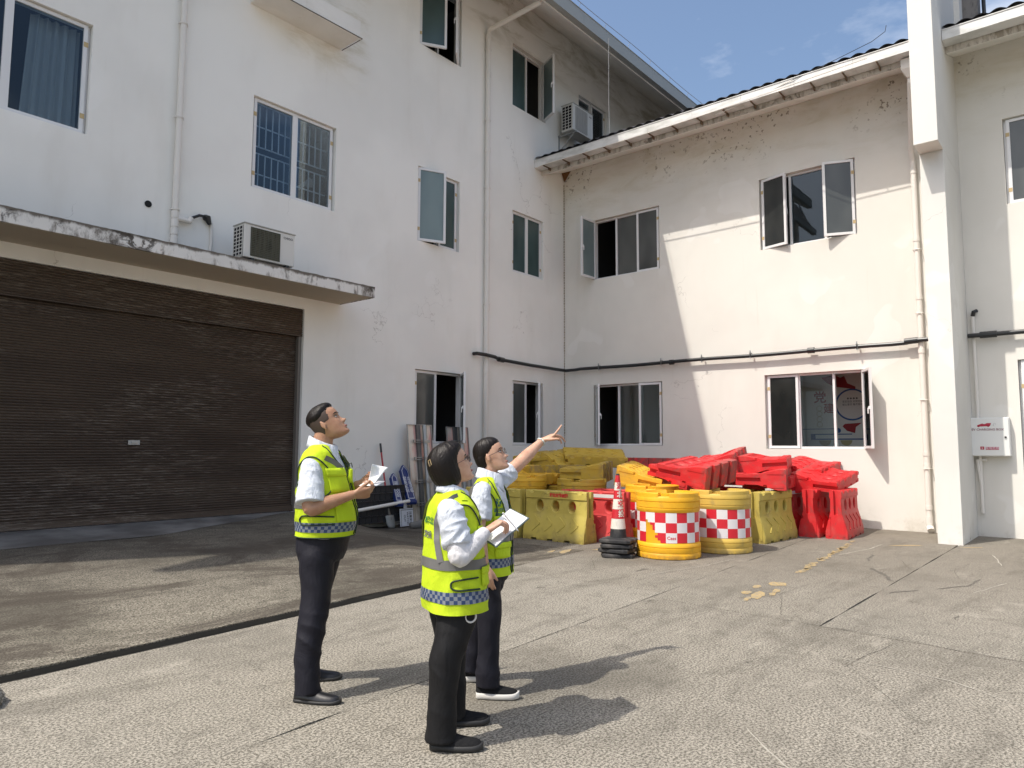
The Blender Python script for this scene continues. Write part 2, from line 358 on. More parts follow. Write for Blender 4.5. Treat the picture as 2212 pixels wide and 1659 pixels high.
# cracks, scuffs and repair smears
def crack(pts, w0, name, mtl, seed, amp=.05):
    m = MB(); c = []
    for (x0, y0), (x1, y1) in zip(pts, pts[1:]):
        for k in range(14): t = k/14; c.append(Vector((x0+(x1-x0)*t, y0+(y1-y0)*t, 0)))
    c.append(Vector((*pts[-1], 0))); L_ = []
    for i, p in enumerate(c):
        tg = (c[min(i+1, len(c)-1)]-c[max(0, i-1)]).normalized(); nn = Vector((-tg.y, tg.x, 0)); k = amp*noise.noise(Vector((p.x*1.7, p.y*1.7, seed)))+amp*.3*noise.noise(Vector((p.x*9, p.y*9, seed)))
        w_ = w0*.7*(.35+1.3*abs(noise.noise(Vector((i*.7, seed, 1)))))*(.15 if i in (0, len(c)-1) else 1); L_ += [p+nn*(k-w_), p+nn*(k+w_)]
    m.add([(v.x, v.y, .0032) for v in L_], [(2*i, 2*i+2, 2*i+3, 2*i+1) for i in range(len(c)-1)]); m.build(name, mtl, ground, fix=False)
M_PALE = mat('lime_smear', (.40, .375, .32), .9); M_STN = mat('dark_scuff', (.12, .108, .09), .95)
for k, (pts, w_) in enumerate([([(6.52, 2.4), (6.45, 1.4), (6.3, .2), (6.2, -1.2)], .006), ([(6.6, 2.35), (7.6, 2.75), (8.8, 2.6)], .004), ([(4.6, .9), (5.4, 1.5), (6.3, 1.4)], .003), ([(8.4, 5.6), (7.6, 5.0), (7.3, 4.1), (6.9, 3.7)], .004),
     ([(3.0, 4.6), (3.9, 4.9), (5.2, 4.7)], .003), ([(10.2, 2.0), (11.2, 2.4), (12.2, 2.1)], .005), ([(9.9, 1.5), (10.6, 1.62), (11.3, 1.5)], .004), ([(4.6, 5.9), (5.1, 5.2), (5.2, 4.6)], .003)]): crack(pts, w_, 'crack', M_JOINT, k)
for k, (pts, w_) in enumerate([([(5.1, .2), (5.5, .9), (5.6, 1.6)], .012), ([(7.6, 4.35), (8.8, 4.1), (9.6, 4.05)], .015), ([(10.9, 3.1), (11.9, 2.9), (12.6, 2.9)], .02), ([(11.3, 1.2), (12.4, 1.4)], .02), ([(3.4, 1.1), (3.9, 1.6)], .012), ([(9.0, 1.2), (9.9, 1.0)], .015)]): crack(pts, w_, 'lime_streak', M_PALE, 20+k)
for k, (pts, w_) in enumerate([([(9.2, 2.05), (9.6, 2.2), (10.0, 2.45)], .06), ([(9.0, 1.55), (9.5, 1.35), (10.0, 1.25)], .025), ([(8.4, 1.9), (8.8, 1.7)], .03), ([(10.6, 2.6), (11.3, 2.7)], .04), ([(7.5, 1.2), (7.7, 1.15)], .02)]): crack(pts, w_, 'dark_scuff', M_STN, 40+k, .1)
# leaf litter and grit by the pile
lm = MB(); r2 = random.Random(11)
for i in range(420):
    if i < 300: x, y = r2.uniform(8.4, 10.2), r2.uniform(6.3, 8.6)
    else: x, y = r2.uniform(6.0, 13), r2.uniform(2.5, 7)
    s_ = r2.uniform(.006, .02) if i < 300 else r2.uniform(.004, .01); a = r2.uniform(0, 6.3)
    lm.add([(x+s_*math.cos(a+k*2.1), y+s_*math.sin(a+k*2.1), .004+r2.uniform(0, .012)) for k in range(3)], [(0, 1, 2)])
tag(lm.build('leaf_litter', mat('dry_litter', (.06, .045, .03), .95), fix=False), 'dry leaf crumbs and grit on the yard before the yellow barriers', 'litter', kind='stuff')

# ------------------------------------------------------------------ buildings
def wall_plane(W, u0, u1, v0, v1, holes, mtl, name, parent, rev=.17, thick=.24, usub=()):
    us = sorted({u0, u1, *usub, *[h[0] for h in holes], *[h[1] for h in holes]}); vs = sorted({v0, v1, *[h[2] for h in holes], *[h[3] for h in holes]})
    m = MB()
    def inh(u, v): return any(h[0] < u < h[1] and h[2] < v < h[3] for h in holes)
    for a, b in zip(us, us[1:]):
        for c, d in zip(vs, vs[1:]):
            if not inh((a+b)/2, (c+d)/2):
                m.add([W(a, c, 0), W(b, c, 0), W(b, d, 0), W(a, d, 0)], [(0, 1, 2, 3)])
                m.add([W(a, c, -thick), W(b, c, -thick), W(b, d, -thick), W(a, d, -thick)], [(0, 3, 2, 1)], 1)
    for a, b, c, d in holes:
        for (p, q) in (((a, c), (b, c)), ((b, c), (b, d)), ((b, d), (a, d)), ((a, d), (a, c))):
            m.add([W(*p, 0), W(*q, 0), W(*q, -thick), W(*p, -thick)], [(0, 3, 2, 1)])
    return m.build(name, [mtl, M_ROOM], parent, fix=False)
WA = lambda u, v, d: Vector((u, YA-d, v))
WB = lambda u, v, d: Vector((XB-d, u, v))
def wbox(m, W, u0, u1, v0, v1, d0, d1, mi=None):
    vs = [W(u, v, d) for v in (v0, v1) for d in (d0, d1) for u in (u0, u1)]
    m.add(vs, [(0, 2, 3, 1), (4, 5, 7, 6), (0, 1, 5, 4), (2, 6, 7, 3), (0, 4, 6, 2), (1, 3, 7, 5)], mi)
def sash(W, ha, far, v0, v1, ang, win, pane_m, dpl=-.095, handle=False, tapes=True):
    """casement: hinge at u=ha, free edge at u=far when shut, opened outwards by ang degrees"""
    Lw = abs(far-ha); s = 1 if far > ha else -1; a = math.radians(ang)
    def T(u, v, d):  # local u in 0..Lw from hinge, d offset from sash plane (outwards positive)
        return W(ha+s*(u*math.cos(a)-d*math.sin(a)), v, dpl+u*math.sin(a)+d*math.cos(a))
    f = .05; m = MB()
    for (ua, ub, va, vb) in ((0, f, v0, v1), (Lw-f, Lw, v0, v1), (f, Lw-f, v0, v0+f), (f, Lw-f, v1-f, v1)): wbox(m, T, ua, ub, va, vb, -.022, .022)
    if tapes:
        for vv in (v0+.16*(v1-v0), v0+.82*(v1-v0)): wbox(m, T, -.012, .045, vv-.035, vv+.035, .0225, .026, 1)
    m.build('sash', [M_PVCW, M_TAPE], win)
    m = MB(); wbox(m, T, f-.005, Lw-f+.005, v0+f-.005, v1-f+.005, -.003, .003); m.build('pane', pane_m, win)
    if handle:
        m = MB(); wbox(m, T, Lw-.035, Lw-.015, (v0+v1)/2-.03, (v0+v1)/2+.03, -.05, -.022); wbox(m, T, Lw-.04, Lw-.015, (v0+v1)/2-.11, (v0+v1)/2+.0, -.065, -.05); m.build('handle', M_PVCW, win)
def window(W, u0, u1, v0, v1, lites, parent, dep=-.13, label=None):
    """lites: (ua, ub, kind, pane, hinge side 'a'/'b', angle)"""
    f = .045; m = MB(); g_ = .004
    for (ua, ub, va, vb) in ((u0+g_, u0+f, v0+g_, v1-g_), (u1-f, u1-g_, v0+g_, v1-g_), (u0+f, u1-f, v0+g_, v0+f), (u0+f, u1-f, v1-f, v1-g_)): wbox(m, W, ua, ub, va, vb, dep-.05, dep+.03)
    for k in range(len(lites)-1):
        c = (lites[k][1]+lites[k+1][0])/2; wbox(m, W, c-.022, c+.022, v0+f, v1-f, dep-.05, dep+.028)
    win = m.build('window', M_PVCW, parent)
    if label: win['label'] = label
    for (ua, ub, kind, pm, side, ang) in lites:
        if kind == 'fix':
            m = MB(); wbox(m, W, ua+.01, ub-.01, v0+.03, v1-.03, dep-.012, dep-.006); m.build('pane', pm, win)
        elif kind == 'gap': pass
        else:
            ha, fa = (ua, ub) if side == 'a' else (ub, ua)
            sash(W, ha, fa, v0+.012, v1-.012, ang, win, pm, dpl=dep+.055 if ang < 2 else dep+.075, handle=ang > 5)
    return win

# ---- three-storey white building (back left)
bA = thing('white_building', 'three-storey white rendered building with brown roller door at left', 'building', (4, YA, 0))
TOPA = 12.55
hA = [(2.05, 7.18, .40, 3.90), (1.66, 3.60, 5.82, 7.42), (6.08, 7.75, 5.80, 7.38), (9.78, 11.04, 9.97, 11.55), (9.80, 11.03, 5.74, 7.32), (9.80, 11.22, 1.58, 3.08),
      (12.83, 14.15, 9.79, 11.36), (15.65, 17.06, 10.0, 11.16), (12.84, 14.06, 5.68, 7.18), (12.87, 14.05, 1.56, 3.08), (-3.0, -1.4, 5.8, 7.4), (-3.0, -1.4, 9.97, 11.5), (2.2, 3.6, 9.97, 11.5), (6.0, 7.6, 9.97, 11.5)]
# roller door runs on to the left out of frame
hA[0] = (-2.4, 7.18, .40, 3.90)
wall_plane(WA, -3.5, 26, 0, TOPA, hA, M_WALLA, 'wall', bA)
m = MB()
for (x, y0, y1, z1) in ((-3.5, YA, 21, TOPA), (26, YA, 21, TOPA)): m.box(x-.12, x+.12, y0+.25, y1, 0, z1)
m.box(-3.5, 26, 20.9, 21.1, 0, TOPA); m.build('outer_wall', M_WALLA, bA)
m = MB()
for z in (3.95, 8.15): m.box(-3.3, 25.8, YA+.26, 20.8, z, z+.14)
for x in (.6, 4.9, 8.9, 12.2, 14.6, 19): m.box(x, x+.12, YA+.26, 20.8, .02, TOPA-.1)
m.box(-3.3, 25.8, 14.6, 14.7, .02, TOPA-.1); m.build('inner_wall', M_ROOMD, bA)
# pitched roof; deep eave over the right part, unseen left end shaped shallow for the ground shadow
def roofA(x0, x1, ye, ze):
    k = (TOPA-ze+.1)/(YA-ye); ymid = 16; zr = ze+k*.62*(ymid-ye)+.35; m = MB()
    m.add([(x0, ye, ze), (x1, ye, ze), (x1, YA+.02, TOPA), (x0, YA+.02, TOPA)], [(0, 1, 2, 3)])       # sloping soffit
    m.add([(x0, ye, ze), (x0, YA+.02, TOPA), (x0, YA+.02, TOPA+.5), (x0, ye, ze+.2)], [(0, 1, 2, 3)])
    m.add([(x1, ye, ze), (x1, YA+.02, TOPA), (x1, YA+.02, TOPA+.5), (x1, ye, ze+.2)], [(0, 1, 2, 3)])
    m.add([(x0, ye, ze), (x1, ye, ze), (x1, ye, ze+.26), (x0, ye, ze+.26)], [(0, 1, 2, 3)])
    m.build('eave', [M_SOFFIT], bA, fix=False)
    m = MB(); n = int((x1-x0)/.1)
    P_ = []
    for i in range(n+1):
        x = x0+(x1-x0)*i/n; zz = .03*math.cos(2*PI*x/.2)
        P_ += [(x, ye-.08, ze+.27+zz), (x, YA+.1, TOPA+.35+zz), (x, ymid, TOPA+2.9+zz), (x, 21.6, ze+.27+zz)]
    m.add(P_, [(4*i+j, 4*i+4+j, 4*i+5+j, 4*i+1+j) for i in range(n) for j in (0, 1, 2)]); m.build('roof_tiles', M_TILE, bA, smooth=True, fix=False)
roofA(.35, 26.2, 9.12, 11.30)
roofA(-3.7, .35, 10.2, 11.35)
def gutter(pts0, axis, out, zb, zt, parent, a0, a1, wid=.15, t=.012):
    """U-section gutter along axis ('x' or 'y'); out = coordinate of the outer face"""
    m = MB(); n = 8; s = 1
    segs = []
    for i in range(n):
        b0 = a0+(a1-a0)*i/n; b1 = a0+(a1-a0)*(i+1)/n-.004
        for (c0, c1, z0, z1) in ((out, out+t, zb, zt), (out+t, out+wid, zb, zb+t), (out+wid-t, out+wid, zb+t, zt-.02), (out-.012, out+t, zt, zt+.014)):
            if axis == 'x': m.box(b0, b1, c0, c1, z0, z1)
            else: m.box(c0, c1, b0, b1, z0, z1)
    return m.build('gutter', M_GUT, parent)
M_GUT0 = M_GUT; M_GUT = mat('gutter_weathered', (.33, .35, .34), .5)
gutter(None, 'x', 8.97, 11.34, 11.66, bA, .3, 26.3)
gutter(None, 'x', 10.05, 11.38, 11.6, bA, -3.8, .3); M_GUT = M_GUT0
# roof-edge conductor wire above the A gutter, with little posts
m = MB(); pts = []
for i in range(0, 61):
    x = 6+20*i/60; pts.append((x, 8.93, 11.80+.02*math.sin(x*1.3)))
m.tube(pts, .007, 5)
for i in range(18): x = 6.5+i*1.1; m.tube([(x, 8.98, 11.66), (x, 8.93, 11.80+.02*math.sin(x*1.3))], .006, 5)
m.build('conductor_wire', M_METAL, bA)
m = MB(); m.tube([(14.35, 8.96, 11.5), (14.35, 8.97, 9.9), (14.4, 8.98, 8.6)], .006, 5); m.build('hanging_wire', M_PIPE, bA)
# windows of A
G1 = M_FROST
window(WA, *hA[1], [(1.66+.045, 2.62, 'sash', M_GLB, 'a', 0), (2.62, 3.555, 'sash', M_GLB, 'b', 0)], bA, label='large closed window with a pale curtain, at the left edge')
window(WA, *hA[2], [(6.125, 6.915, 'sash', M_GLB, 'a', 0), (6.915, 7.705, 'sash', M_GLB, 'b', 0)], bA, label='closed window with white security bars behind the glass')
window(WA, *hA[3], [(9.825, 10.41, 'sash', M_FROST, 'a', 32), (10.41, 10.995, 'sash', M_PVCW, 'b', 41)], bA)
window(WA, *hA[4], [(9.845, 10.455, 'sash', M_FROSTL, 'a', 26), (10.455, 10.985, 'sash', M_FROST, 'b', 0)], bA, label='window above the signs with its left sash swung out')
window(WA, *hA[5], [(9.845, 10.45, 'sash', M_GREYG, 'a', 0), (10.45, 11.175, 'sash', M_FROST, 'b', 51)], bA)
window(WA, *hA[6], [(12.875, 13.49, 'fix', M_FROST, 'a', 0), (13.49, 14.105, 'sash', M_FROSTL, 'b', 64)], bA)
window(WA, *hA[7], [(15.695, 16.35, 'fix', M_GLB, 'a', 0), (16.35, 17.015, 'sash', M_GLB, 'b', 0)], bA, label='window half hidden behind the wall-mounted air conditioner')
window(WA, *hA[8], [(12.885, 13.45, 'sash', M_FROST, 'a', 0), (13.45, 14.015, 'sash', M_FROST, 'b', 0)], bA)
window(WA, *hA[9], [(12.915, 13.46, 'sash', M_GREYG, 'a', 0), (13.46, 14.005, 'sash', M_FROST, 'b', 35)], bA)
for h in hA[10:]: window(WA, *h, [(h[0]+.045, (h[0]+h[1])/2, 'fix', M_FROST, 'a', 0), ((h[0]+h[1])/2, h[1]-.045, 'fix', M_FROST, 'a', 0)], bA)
# curtain, security bars
M_CURT = mat('pale_curtain', (.55, .53, .5), .9)
m = MB(); P_ = []; n = 60
for i in range(n+1):
    t = i/n; x = 2.92+.62*t
    for z in (5.85, 7.4): P_.append((x-(.07 if z < 6 else 0)*(1-t), YA+.30+.035*math.sin(t*34)+.012*math.sin(t*75), z))
m.add(P_, [(2*i, 2*i+2, 2*i+3, 2*i+1) for i in range(n)]); m.build('curtain', M_CURT, bA, smooth=True)
m = MB(); r = .009
for (za, zb_) in ((6.62, 7.34), (5.82, 6.5)):
    for x in [6.2+.125*i for i in range(12)]: m.box(x-r, x+r, YA+.215, YA+.233, za, zb_)
    zz = [za, za+.36] if za > 6.6 else [zb_, zb_-.36]
    for q_ in zz: m.box(6.1, 7.7, YA+.234, YA+.252, q_-r, q_+r)
m.build('security_bars', M_PVCW, bA)
# grey lamp-like pennant seen behind the right pane
m = MB(); m.add([(7.2, YA+.36, 6.2), (7.52, YA+.36, 6.38), (7.56, YA+.42, 6.3), (7.5, YA+.36, 6.5)], [(0, 1, 3), (0, 2, 1), (0, 3, 2), (1, 2, 3)]); m.build('inner_shelf_corner', mat('grey_card', (.45, .43, .4), .8), bA)
m = MB(); m.tube([(7.38, YA+.37, 6.58), (7.4, YA+.37, 6.5), (7.5, YA+.37, 6.44)], .03, 8); m.build('inner_lamp_arm', M_BLACK, bA)
# roller door
M_SHUT = mat('brown_shutter', (.06, .04, .026), .62); g = G(M_SHUT); q = g.pos((.35, 1, 3.2)); g.col(g.mix(g.mul(g.mul(g.ramp(g.noise(g.pos((1.3, 1, 14)), 3.2, 8, .8, .3), .50, .60), g.ramp(g.noise(g.pos((.4, 1, 1.6)), 1.0, 3), .42, .60)), .8), g.mix(g.ramp(g.noise(q, .9, 4), .35, .65), (.050, .032, .021), (.074, .050, .033)), (.20, .165, .13))); g.bump(g.noise(g.pos(), 40, 3), .15, .004)
m = MB(); P_ = []; zz = []; z = .50
while z < 3.46:
    zz += [(z, .0), (z+.006, .012), (z+.018, .017), (z+.029, .011), (z+.034, .0)]; z += .038
for z, d in zz: P_ += [(-2.4, YA+.15-d, z), (7.15, YA+.15-d, z)]
m.add(P_, [(2*i, 2*i+1, 2*i+3, 2*i+2) for i in range(len(zz)-1)]); tag(m.build('shutter_slats', M_SHUT, bA, smooth=False, fix=False), kind='stuff')
m = MB(); P_ = []; zz = []; z = 3.44
while z < 3.86:
    zz += [(z, .0), (z+.006, .012), (z+.018, .017), (z+.029, .011), (z+.034, .0)]; z += .038
for z, d in zz: P_ += [(-2.4, YA+.05-d, z), (7.175, YA+.05-d, z)]
m.add(P_, [(2*i, 2*i+1, 2*i+3, 2*i+2) for i in range(len(zz)-1)]); m.box(-2.4, 7.175, YA+.034, YA+.14, 3.42, 3.438); m.box(7.1, 7.175, YA+.06, YA+.14, 3.44, 3.9)
m.build('shutter_hood', M_SHUT, bA, fix=False)
m = MB(); m.box(-2.4, 7.12, YA+.10, YA+.16, .415, .505); m.box(7.02, 7.12, YA+.08, YA+.1, .42, .44); m.build('bottom_rail', M_SHUT, bA)
m = MB(); m.box(7.12, 7.178, YA+.06, YA+.2, .40, 3.42); m.build('guide_rail', mat('rusty_guide', (.2, .18, .16), .6, .3), bA)
m = MB(); m.box(4.40, 4.56, YA+.112, YA+.13, 1.52, 1.585); m.box(4.44, 4.52, YA+.10, YA+.112, 1.54, 1.565); m.build('door_lock', M_METAL, bA)
# canopy over the door
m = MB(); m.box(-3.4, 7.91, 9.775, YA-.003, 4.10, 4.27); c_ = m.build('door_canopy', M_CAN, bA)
m = MB(); P_ = []; n = 220
for i in range(n+1):
    x = -3.41+11.34*i/n; e = .010*noise.noise(Vector((x*5, 1, 1)))+.006*noise.noise(Vector((x*17, 1, 1)))
    P_ += [(x, 9.76, 4.094), (x, 9.76, 4.284+e), (x, 9.80, 4.292+e), (x, YA-.004, 4.30+e)]
m.add(P_, [(4*i+j, 4*i+4+j, 4*i+5+j, 4*i+1+j) for i in range(n) for j in range(3)])
m.add([(7.93, 9.76, 4.094), (7.93, YA-.004, 4.094), (7.93, YA-.004, 4.30), (7.93, 9.76, 4.29)], [(0, 1, 2, 3)]); m.add([(7.93, 9.76, 4.094), (-3.41, 9.76, 4.094), (-3.41, 9.80, 4.094), (7.93, 9.80, 4.094)], [(0, 1, 2, 3)])
m.build('canopy_edge', M_CANF, c_, fix=False)
m = MB(); m.box(5.95, 7.79, 10.15, YA-.003, 8.93, 9.25); m.box(5.93, 7.81, 10.13, 10.17, 8.915, 8.94); m.build('small_canopy', M_SOFFIT, bA)
m = MB(); m.box(5.93, 7.812, 10.126, 10.134, 8.915, 8.93); m.box(7.812, 7.818, 10.126, YA-.01, 8.915, 8.93); m.build('drip_edge', mat('dark_drip_edge', (.12, .10, .08), .9), bA)
# pipes on A
def clips(m, pts, vert=True, r=.05):
    for (x, y, z) in pts:
        m.lathe([(r+.006, -.012), (r+.012, -.012), (r+.012, .012), (r+.006, .012)], (x, y, z), 14)
        m.box(x-r-.03, x+r+.03, y+.01, y+.03, z-.012, z+.012)
m = MB(); m.tube([(4.83, YA-.07, 4.30), (4.83, YA-.07, 12.4)], .046, 16)
for z, r_ in ((4.74, .054), (5.0, .053), (4.6, .056), (4.86, .055)): m.lathe([(.046, -.07), (r_, -.07), (r_, .03), (.046, .03)], (4.83, YA-.07, z), 16)
m.tube([(4.85, YA-.07, 4.93), (5.03, YA-.07, 4.93), (5.07, YA-.08, 4.93)], .04, 12); m.tube([(5.05, YA-.07, 4.93), (5.08, YA-.07, 4.99)], .042, 12)
clips(m, [(4.83, YA-.07, z) for z in (5.06, 6.5, 8.0, 9.5, 11)], r=.046)
m.build('drainpipe', M_PIPE, bA, smooth=False)
m = MB(); m.tube([(5.10, YA-.05, 5.0), (5.2, YA-.08, 5.06), (5.34, YA-.04, 5.08)], .022, 8); m.tube([(5.34, YA-.0, 5.07), (5.34, YA-.055, 5.06), (5.38, YA-.06, 4.96)], [.055, .055, .03], 10); m.build('black_hose', M_BLACK, bA)
m = MB(); m.tube([(5.42, YA-.03, 5.0), (5.43, YA-.03, 4.7), (5.40, YA-.03, 4.31)], .024, 8); m.build('condensate_pipe', M_PIPE, bA)
m = MB(); m.lathe([(.05, 0), (.05, .01)], (0, 0, 0), 16, caps=True); o = m.build('wall_hole', M_DARK, bA, rel=True); o.parent = bA; o.location = (4.46-4, -.004, 5.06); o.rotation_euler = (PI/2, 0, 0)
m = MB(); y_ = YA-.085; m.tube([(11.85, y_, .02), (11.85, y_, 11.05), (11.86, y_-.03, 11.2), (11.92, 9.9, 11.28), (11.96, 9.2, 11.34)], .058, 16)
for z in (1.3, 3.2, 4.62, 5.75, 6.75, 8.3, 10.1, 11.0): m.lathe([(.058, -.05), (.066, -.05), (.066, .05), (.058, .05)], (11.85, y_, z), 16)
clips(m, [(11.85, y_, z) for z in (4.7, 7.4, 9.0, 10.7)], r=.058); m.build('drainpipe', M_PIPE, bA)
# vertical joint between the two buildings: crumbled filler
m = MB()
for i in range(110):
    z = .9+7.5*i/110; s_ = .012+.012*rnd.random(); m.tube([(XB-.004-rnd.random()*.01, YA-.006, z), (XB-.012, YA-.012, z+.05)], s_*.6, 5)
m.build('joint_filler', mat('mouldy_filler', (.28, .22, .15), .95), bA)
m = MB(); m.add([(14.8, YA-.01, 8.74), (14.94, YA-.01, 8.74), (14.94, YA-.25, 8.74), (14.93, YA-.03, 8.45)], [(0, 1, 3), (1, 2, 3), (2, 0, 3), (0, 2, 1)]); m.build('wasp_nest_mud', mat('mud', (.16, .08, .03), .95), bA)

# ---- two-storey wing (right)
bB = thing('white_wing', 'two-storey white wing at right with grey gutter and a tall pier', 'building', (XB, 5, 0))
hB = [(7.98, 9.86, 5.72, 7.24), (3.65, 5.58, 5.73, 7.28), (7.96, 9.85, 1.56, 3.05), (3.63, 5.57, 1.50, 3.04), (-.9, 1.21, 5.79, 7.33), (-.5, 1.19, .55, 3.04)]
TB = 8.72
wall_plane(WB, -9, YA, 0, TB+.1, hB, M_WALLB, 'wall', bB)
m = MB(); m.box(XB+.25, 24, -9.1, -8.9, 0, TB); m.box(24, 24.2, -9, YA, 0, TB); m.build('outer_wall', M_WALLB, bB)
m = MB(); m.box(XB+.26, 23.9, -8.8, YA-.1, 4.0, 4.14); m.box(XB+.26, 23.9, 6.6, 6.7, .02, 8.6); m.box(XB+.26, 23.9, 2.0, 2.1, .02, 8.6); m.box(18.3, 18.4, -8.8, YA-.1, .02, 8.6); m.build('inner_wall', M_ROOM, bB)
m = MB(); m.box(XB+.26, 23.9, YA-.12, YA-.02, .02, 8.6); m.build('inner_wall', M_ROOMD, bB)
m = MB()
EB0, EB1 = -9.3, YA-.004
def eB(y0, y1, ex=13.98):
    m.add([(ex, y0, 8.36), (ex, y1, 8.36), (XB+.01, y1, TB), (XB+.01, y0, TB)], [(0, 1, 2, 3)])
    m.add([(ex, y0, 8.36), (ex, y1, 8.36), (ex, y1, 8.62), (ex, y0, 8.62)], [(3, 2, 1, 0)], 1)
    m.add([(ex, y0, 8.36), (XB, y0, TB), (XB, y0, 8.9), (ex, y0, 8.62)], [(0, 1, 2, 3)], 1)
eB(2.245, EB1); eB(EB0, 1.885); m.build('eave', [M_SOFFIT, M_FASC], bB, fix=False)
def tiles(y0, y1):
    m = MB(); n = int((y1-y0)/.025); P_ = []
    for i in range(n+1):
        y = y0+(y1-y0)*i/n; c = .05*abs(math.sin(PI*y/.24)); c2 = c
        P_ += [(13.72, y, 8.70+c), (14.2, y, 8.91+c2), (19.5, y, 11.05+c2), (24.5, y, 8.8)]
    m.add(P_, [(4*i+j, 4*i+4+j, 4*i+5+j, 4*i+1+j) for i in range(n) for j in range(3)]); m.build('roof_tiles', M_TILE, bB, smooth=True, fix=False)
tiles(2.245, EB1); tiles(EB0, 1.885)
gutter(None, 'y', 13.68, 8.47, 8.64, bB, 2.245, EB1, wid=.285)
gutter(None, 'y', 13.68, 8.47, 8.64, bB, EB0, 1.885, wid=.285)
m = MB()
for i in range(14):
    y = 2.9+i*.58; m.box(13.665, 13.9, y, y+.02, 8.44, 8.465); m.box(13.88, 13.98, y, y+.02, 8.40, 8.60)
tag(m.build('gutter_bracket', mat('rusty_bracket', (.16, .11, .07), .8), bB), kind='stuff')
# pier
m = MB(); m.box(13.30, XB-.002, 1.89, 2.24, -.02, 6.42); m.box(12.83, XB+.35, 1.89, 2.24, 6.42, 14.5); m.box(XB+.35, 15.7, 1.8, 2.24, 9.0, 14.5)
p_ = m.build('pier', M_PIER, bB)
bv = p_.modifiers.new('bevel', 'BEVEL'); bv.width = .008; bv.segments = 2
m = MB(); m.box(15.72, 16.15, 1.55, 2.2, 8.9, 15); m.build('chimney', fascia_mat('sooty_render', (.22, .21, .2), (.07, .07, .065), .7), bB)
m = MB(); m.tube([(16.22, 1.5, 9.2), (16.22, 1.5, 15)], .035, 8); m.tube([(15.75, 1.5, 15), (15.72, 1.48, 11.5), (15.8, 1.4, 10.9), (15.0, .4, 10.5), (13.7, -1.5, 9.7)], .012, 6); m.build('cable', M_BLACK, bB)
# windows of B
window(WB, *hB[0], [(8.025, 8.62, 'sash', M_GREYG, 'a', 0), (8.62, 9.22, 'fix', M_GREYG, 'a', 0), (9.22, 9.815, 'sash', M_FROSTL, 'b', 92)], bB)
window(WB, *hB[1], [(3.695, 4.27, 'sash', M_GREYG, 'a', 22), (4.27, 4.96, 'fix', M_GLB, 'a', 0), (4.96, 5.535, 'sash', M_GLDK, 'b', 15)], bB, label='upper window nearest the pier with both side sashes ajar')
window(WB, *hB[2], [(8.005, 8.58, 'sash', M_GLC, 'a', 4), (8.58, 9.19, 'fix', M_GLC, 'a', 0), (9.19, 9.805, 'sash', M_FROSTL, 'b', 52)], bB)
window(WB, *hB[3], [(3.675, 4.22, 'sash', M_GLC, 'a', 118), (4.22, 4.90, 'fix', M_GLC, 'a', 0), (4.90, 5.525, 'sash', M_GLDK, 'b', 0)], bB, label='ground-floor window nearest the pier, mural seen through it')
window(WB, *hB[4], [(-.855, .15, 'fix', M_GREYG, 'a', 0), (.15, 1.165, 'sash', M_GREYG, 'b', 0)], bB)
window(WB, *hB[5], [(-.455, .35, 'fix', M_GREYG, 'a', 0), (.35, 1.145, 'sash', M_GREYG, 'b', 3)], bB)
# mural on the room wall behind the ground-floor window, and notices in the other room
m = MB(); m.box(16.55, 16.62, 2.15, 6.55, .02, 3.95); m.build('room_partition', mat('mural_wall', (.72, .7, .66), .8), bB)
MR, MBL, MGD = mat('mural_red', (.30, .01, .015), .6), mat('mural_blue', (.02, .09, .28), .6), mat('mural_gold', (.42, .36, .2), .6)
XM = 16.545
T = lambda cy, cz: (lambda u, v: Vector((XM, cy-u, cz+v)))
text_mesh('党', .27, T(4.94, 2.62), MR, 'mural_lettering', bB, bold=.006)
text_mesh('建', .23, T(4.76, 2.37), MR, 'mural_lettering', bB, bold=.004)
def arc(m, cy, cz, r0, r1, a0, a1, n=40, dx=0):
    vs = []
    for i in range(n+1):
        a = a0+(a1-a0)*i/n; vs += [(XM-dx, cy-r0*math.cos(a), cz+r0*math.sin(a)), (XM-dx, cy-r1*math.cos(a), cz+r1*math.sin(a))]
    m.add(vs, [(2*i, 2*i+2, 2*i+3, 2*i+1) for i in range(n)])
m = MB(); arc(m, 4.28, 2.455, .31, .345, 0, 2*PI); m.build('mural_circle', MBL, bB, fix=False)
m = MB(); m.box(XM-.002, XM, 4.56, 5.35, 1.93, 1.945); arc(m, 4.58, 1.90, 0, .055, 0, 2*PI, dx=.004); m.build('mural_bar', MBL, bB, fix=False)
m = MB(); m.box(XM-.002, XM, 3.4, 5.16, 1.70, 1.725); m.box(XM-.002, XM, 4.3, 5.16, 1.81, 1.83); m.box(XM-.002, XM, 5.06, 5.16, 1.725, 1.81); arc(m, 5.16, 1.765, .0, .065, -PI/2, PI/2, dx=.003); m.build('mural_bar', MBL, bB, fix=False)
for i in range(4): m = MB(); arc(m, 4.96, 2.39-i*.118, .05, .062, 0, 2*PI, 20); m.build('mural_ring', MGD, bB, fix=False)
m = MB(); arc(m, 4.86, 1.69, .0, .13, PI, 2*PI, 12); m.build('mural_cloud', MGD, bB, fix=False); m = MB(); arc(m, 4.42, 1.69, 0, .12, PI, 2*PI, 12); m.build('mural_cloud', MGD, bB, fix=False)
m = MB(); m.add([(XM, 4.89, 3.07), (XM, 4.63, 3.12), (XM, 4.5, 3.05), (XM, 4.42, 3.08), (XM, 4.36, 2.92), (XM, 4.2, 2.84), (XM, 4.2, 2.78), (XM, 4.64, 2.86), (XM, 4.8, 2.96)], [tuple(range(9))]); m.build('mural_ribbon', MR, bB, fix=False)
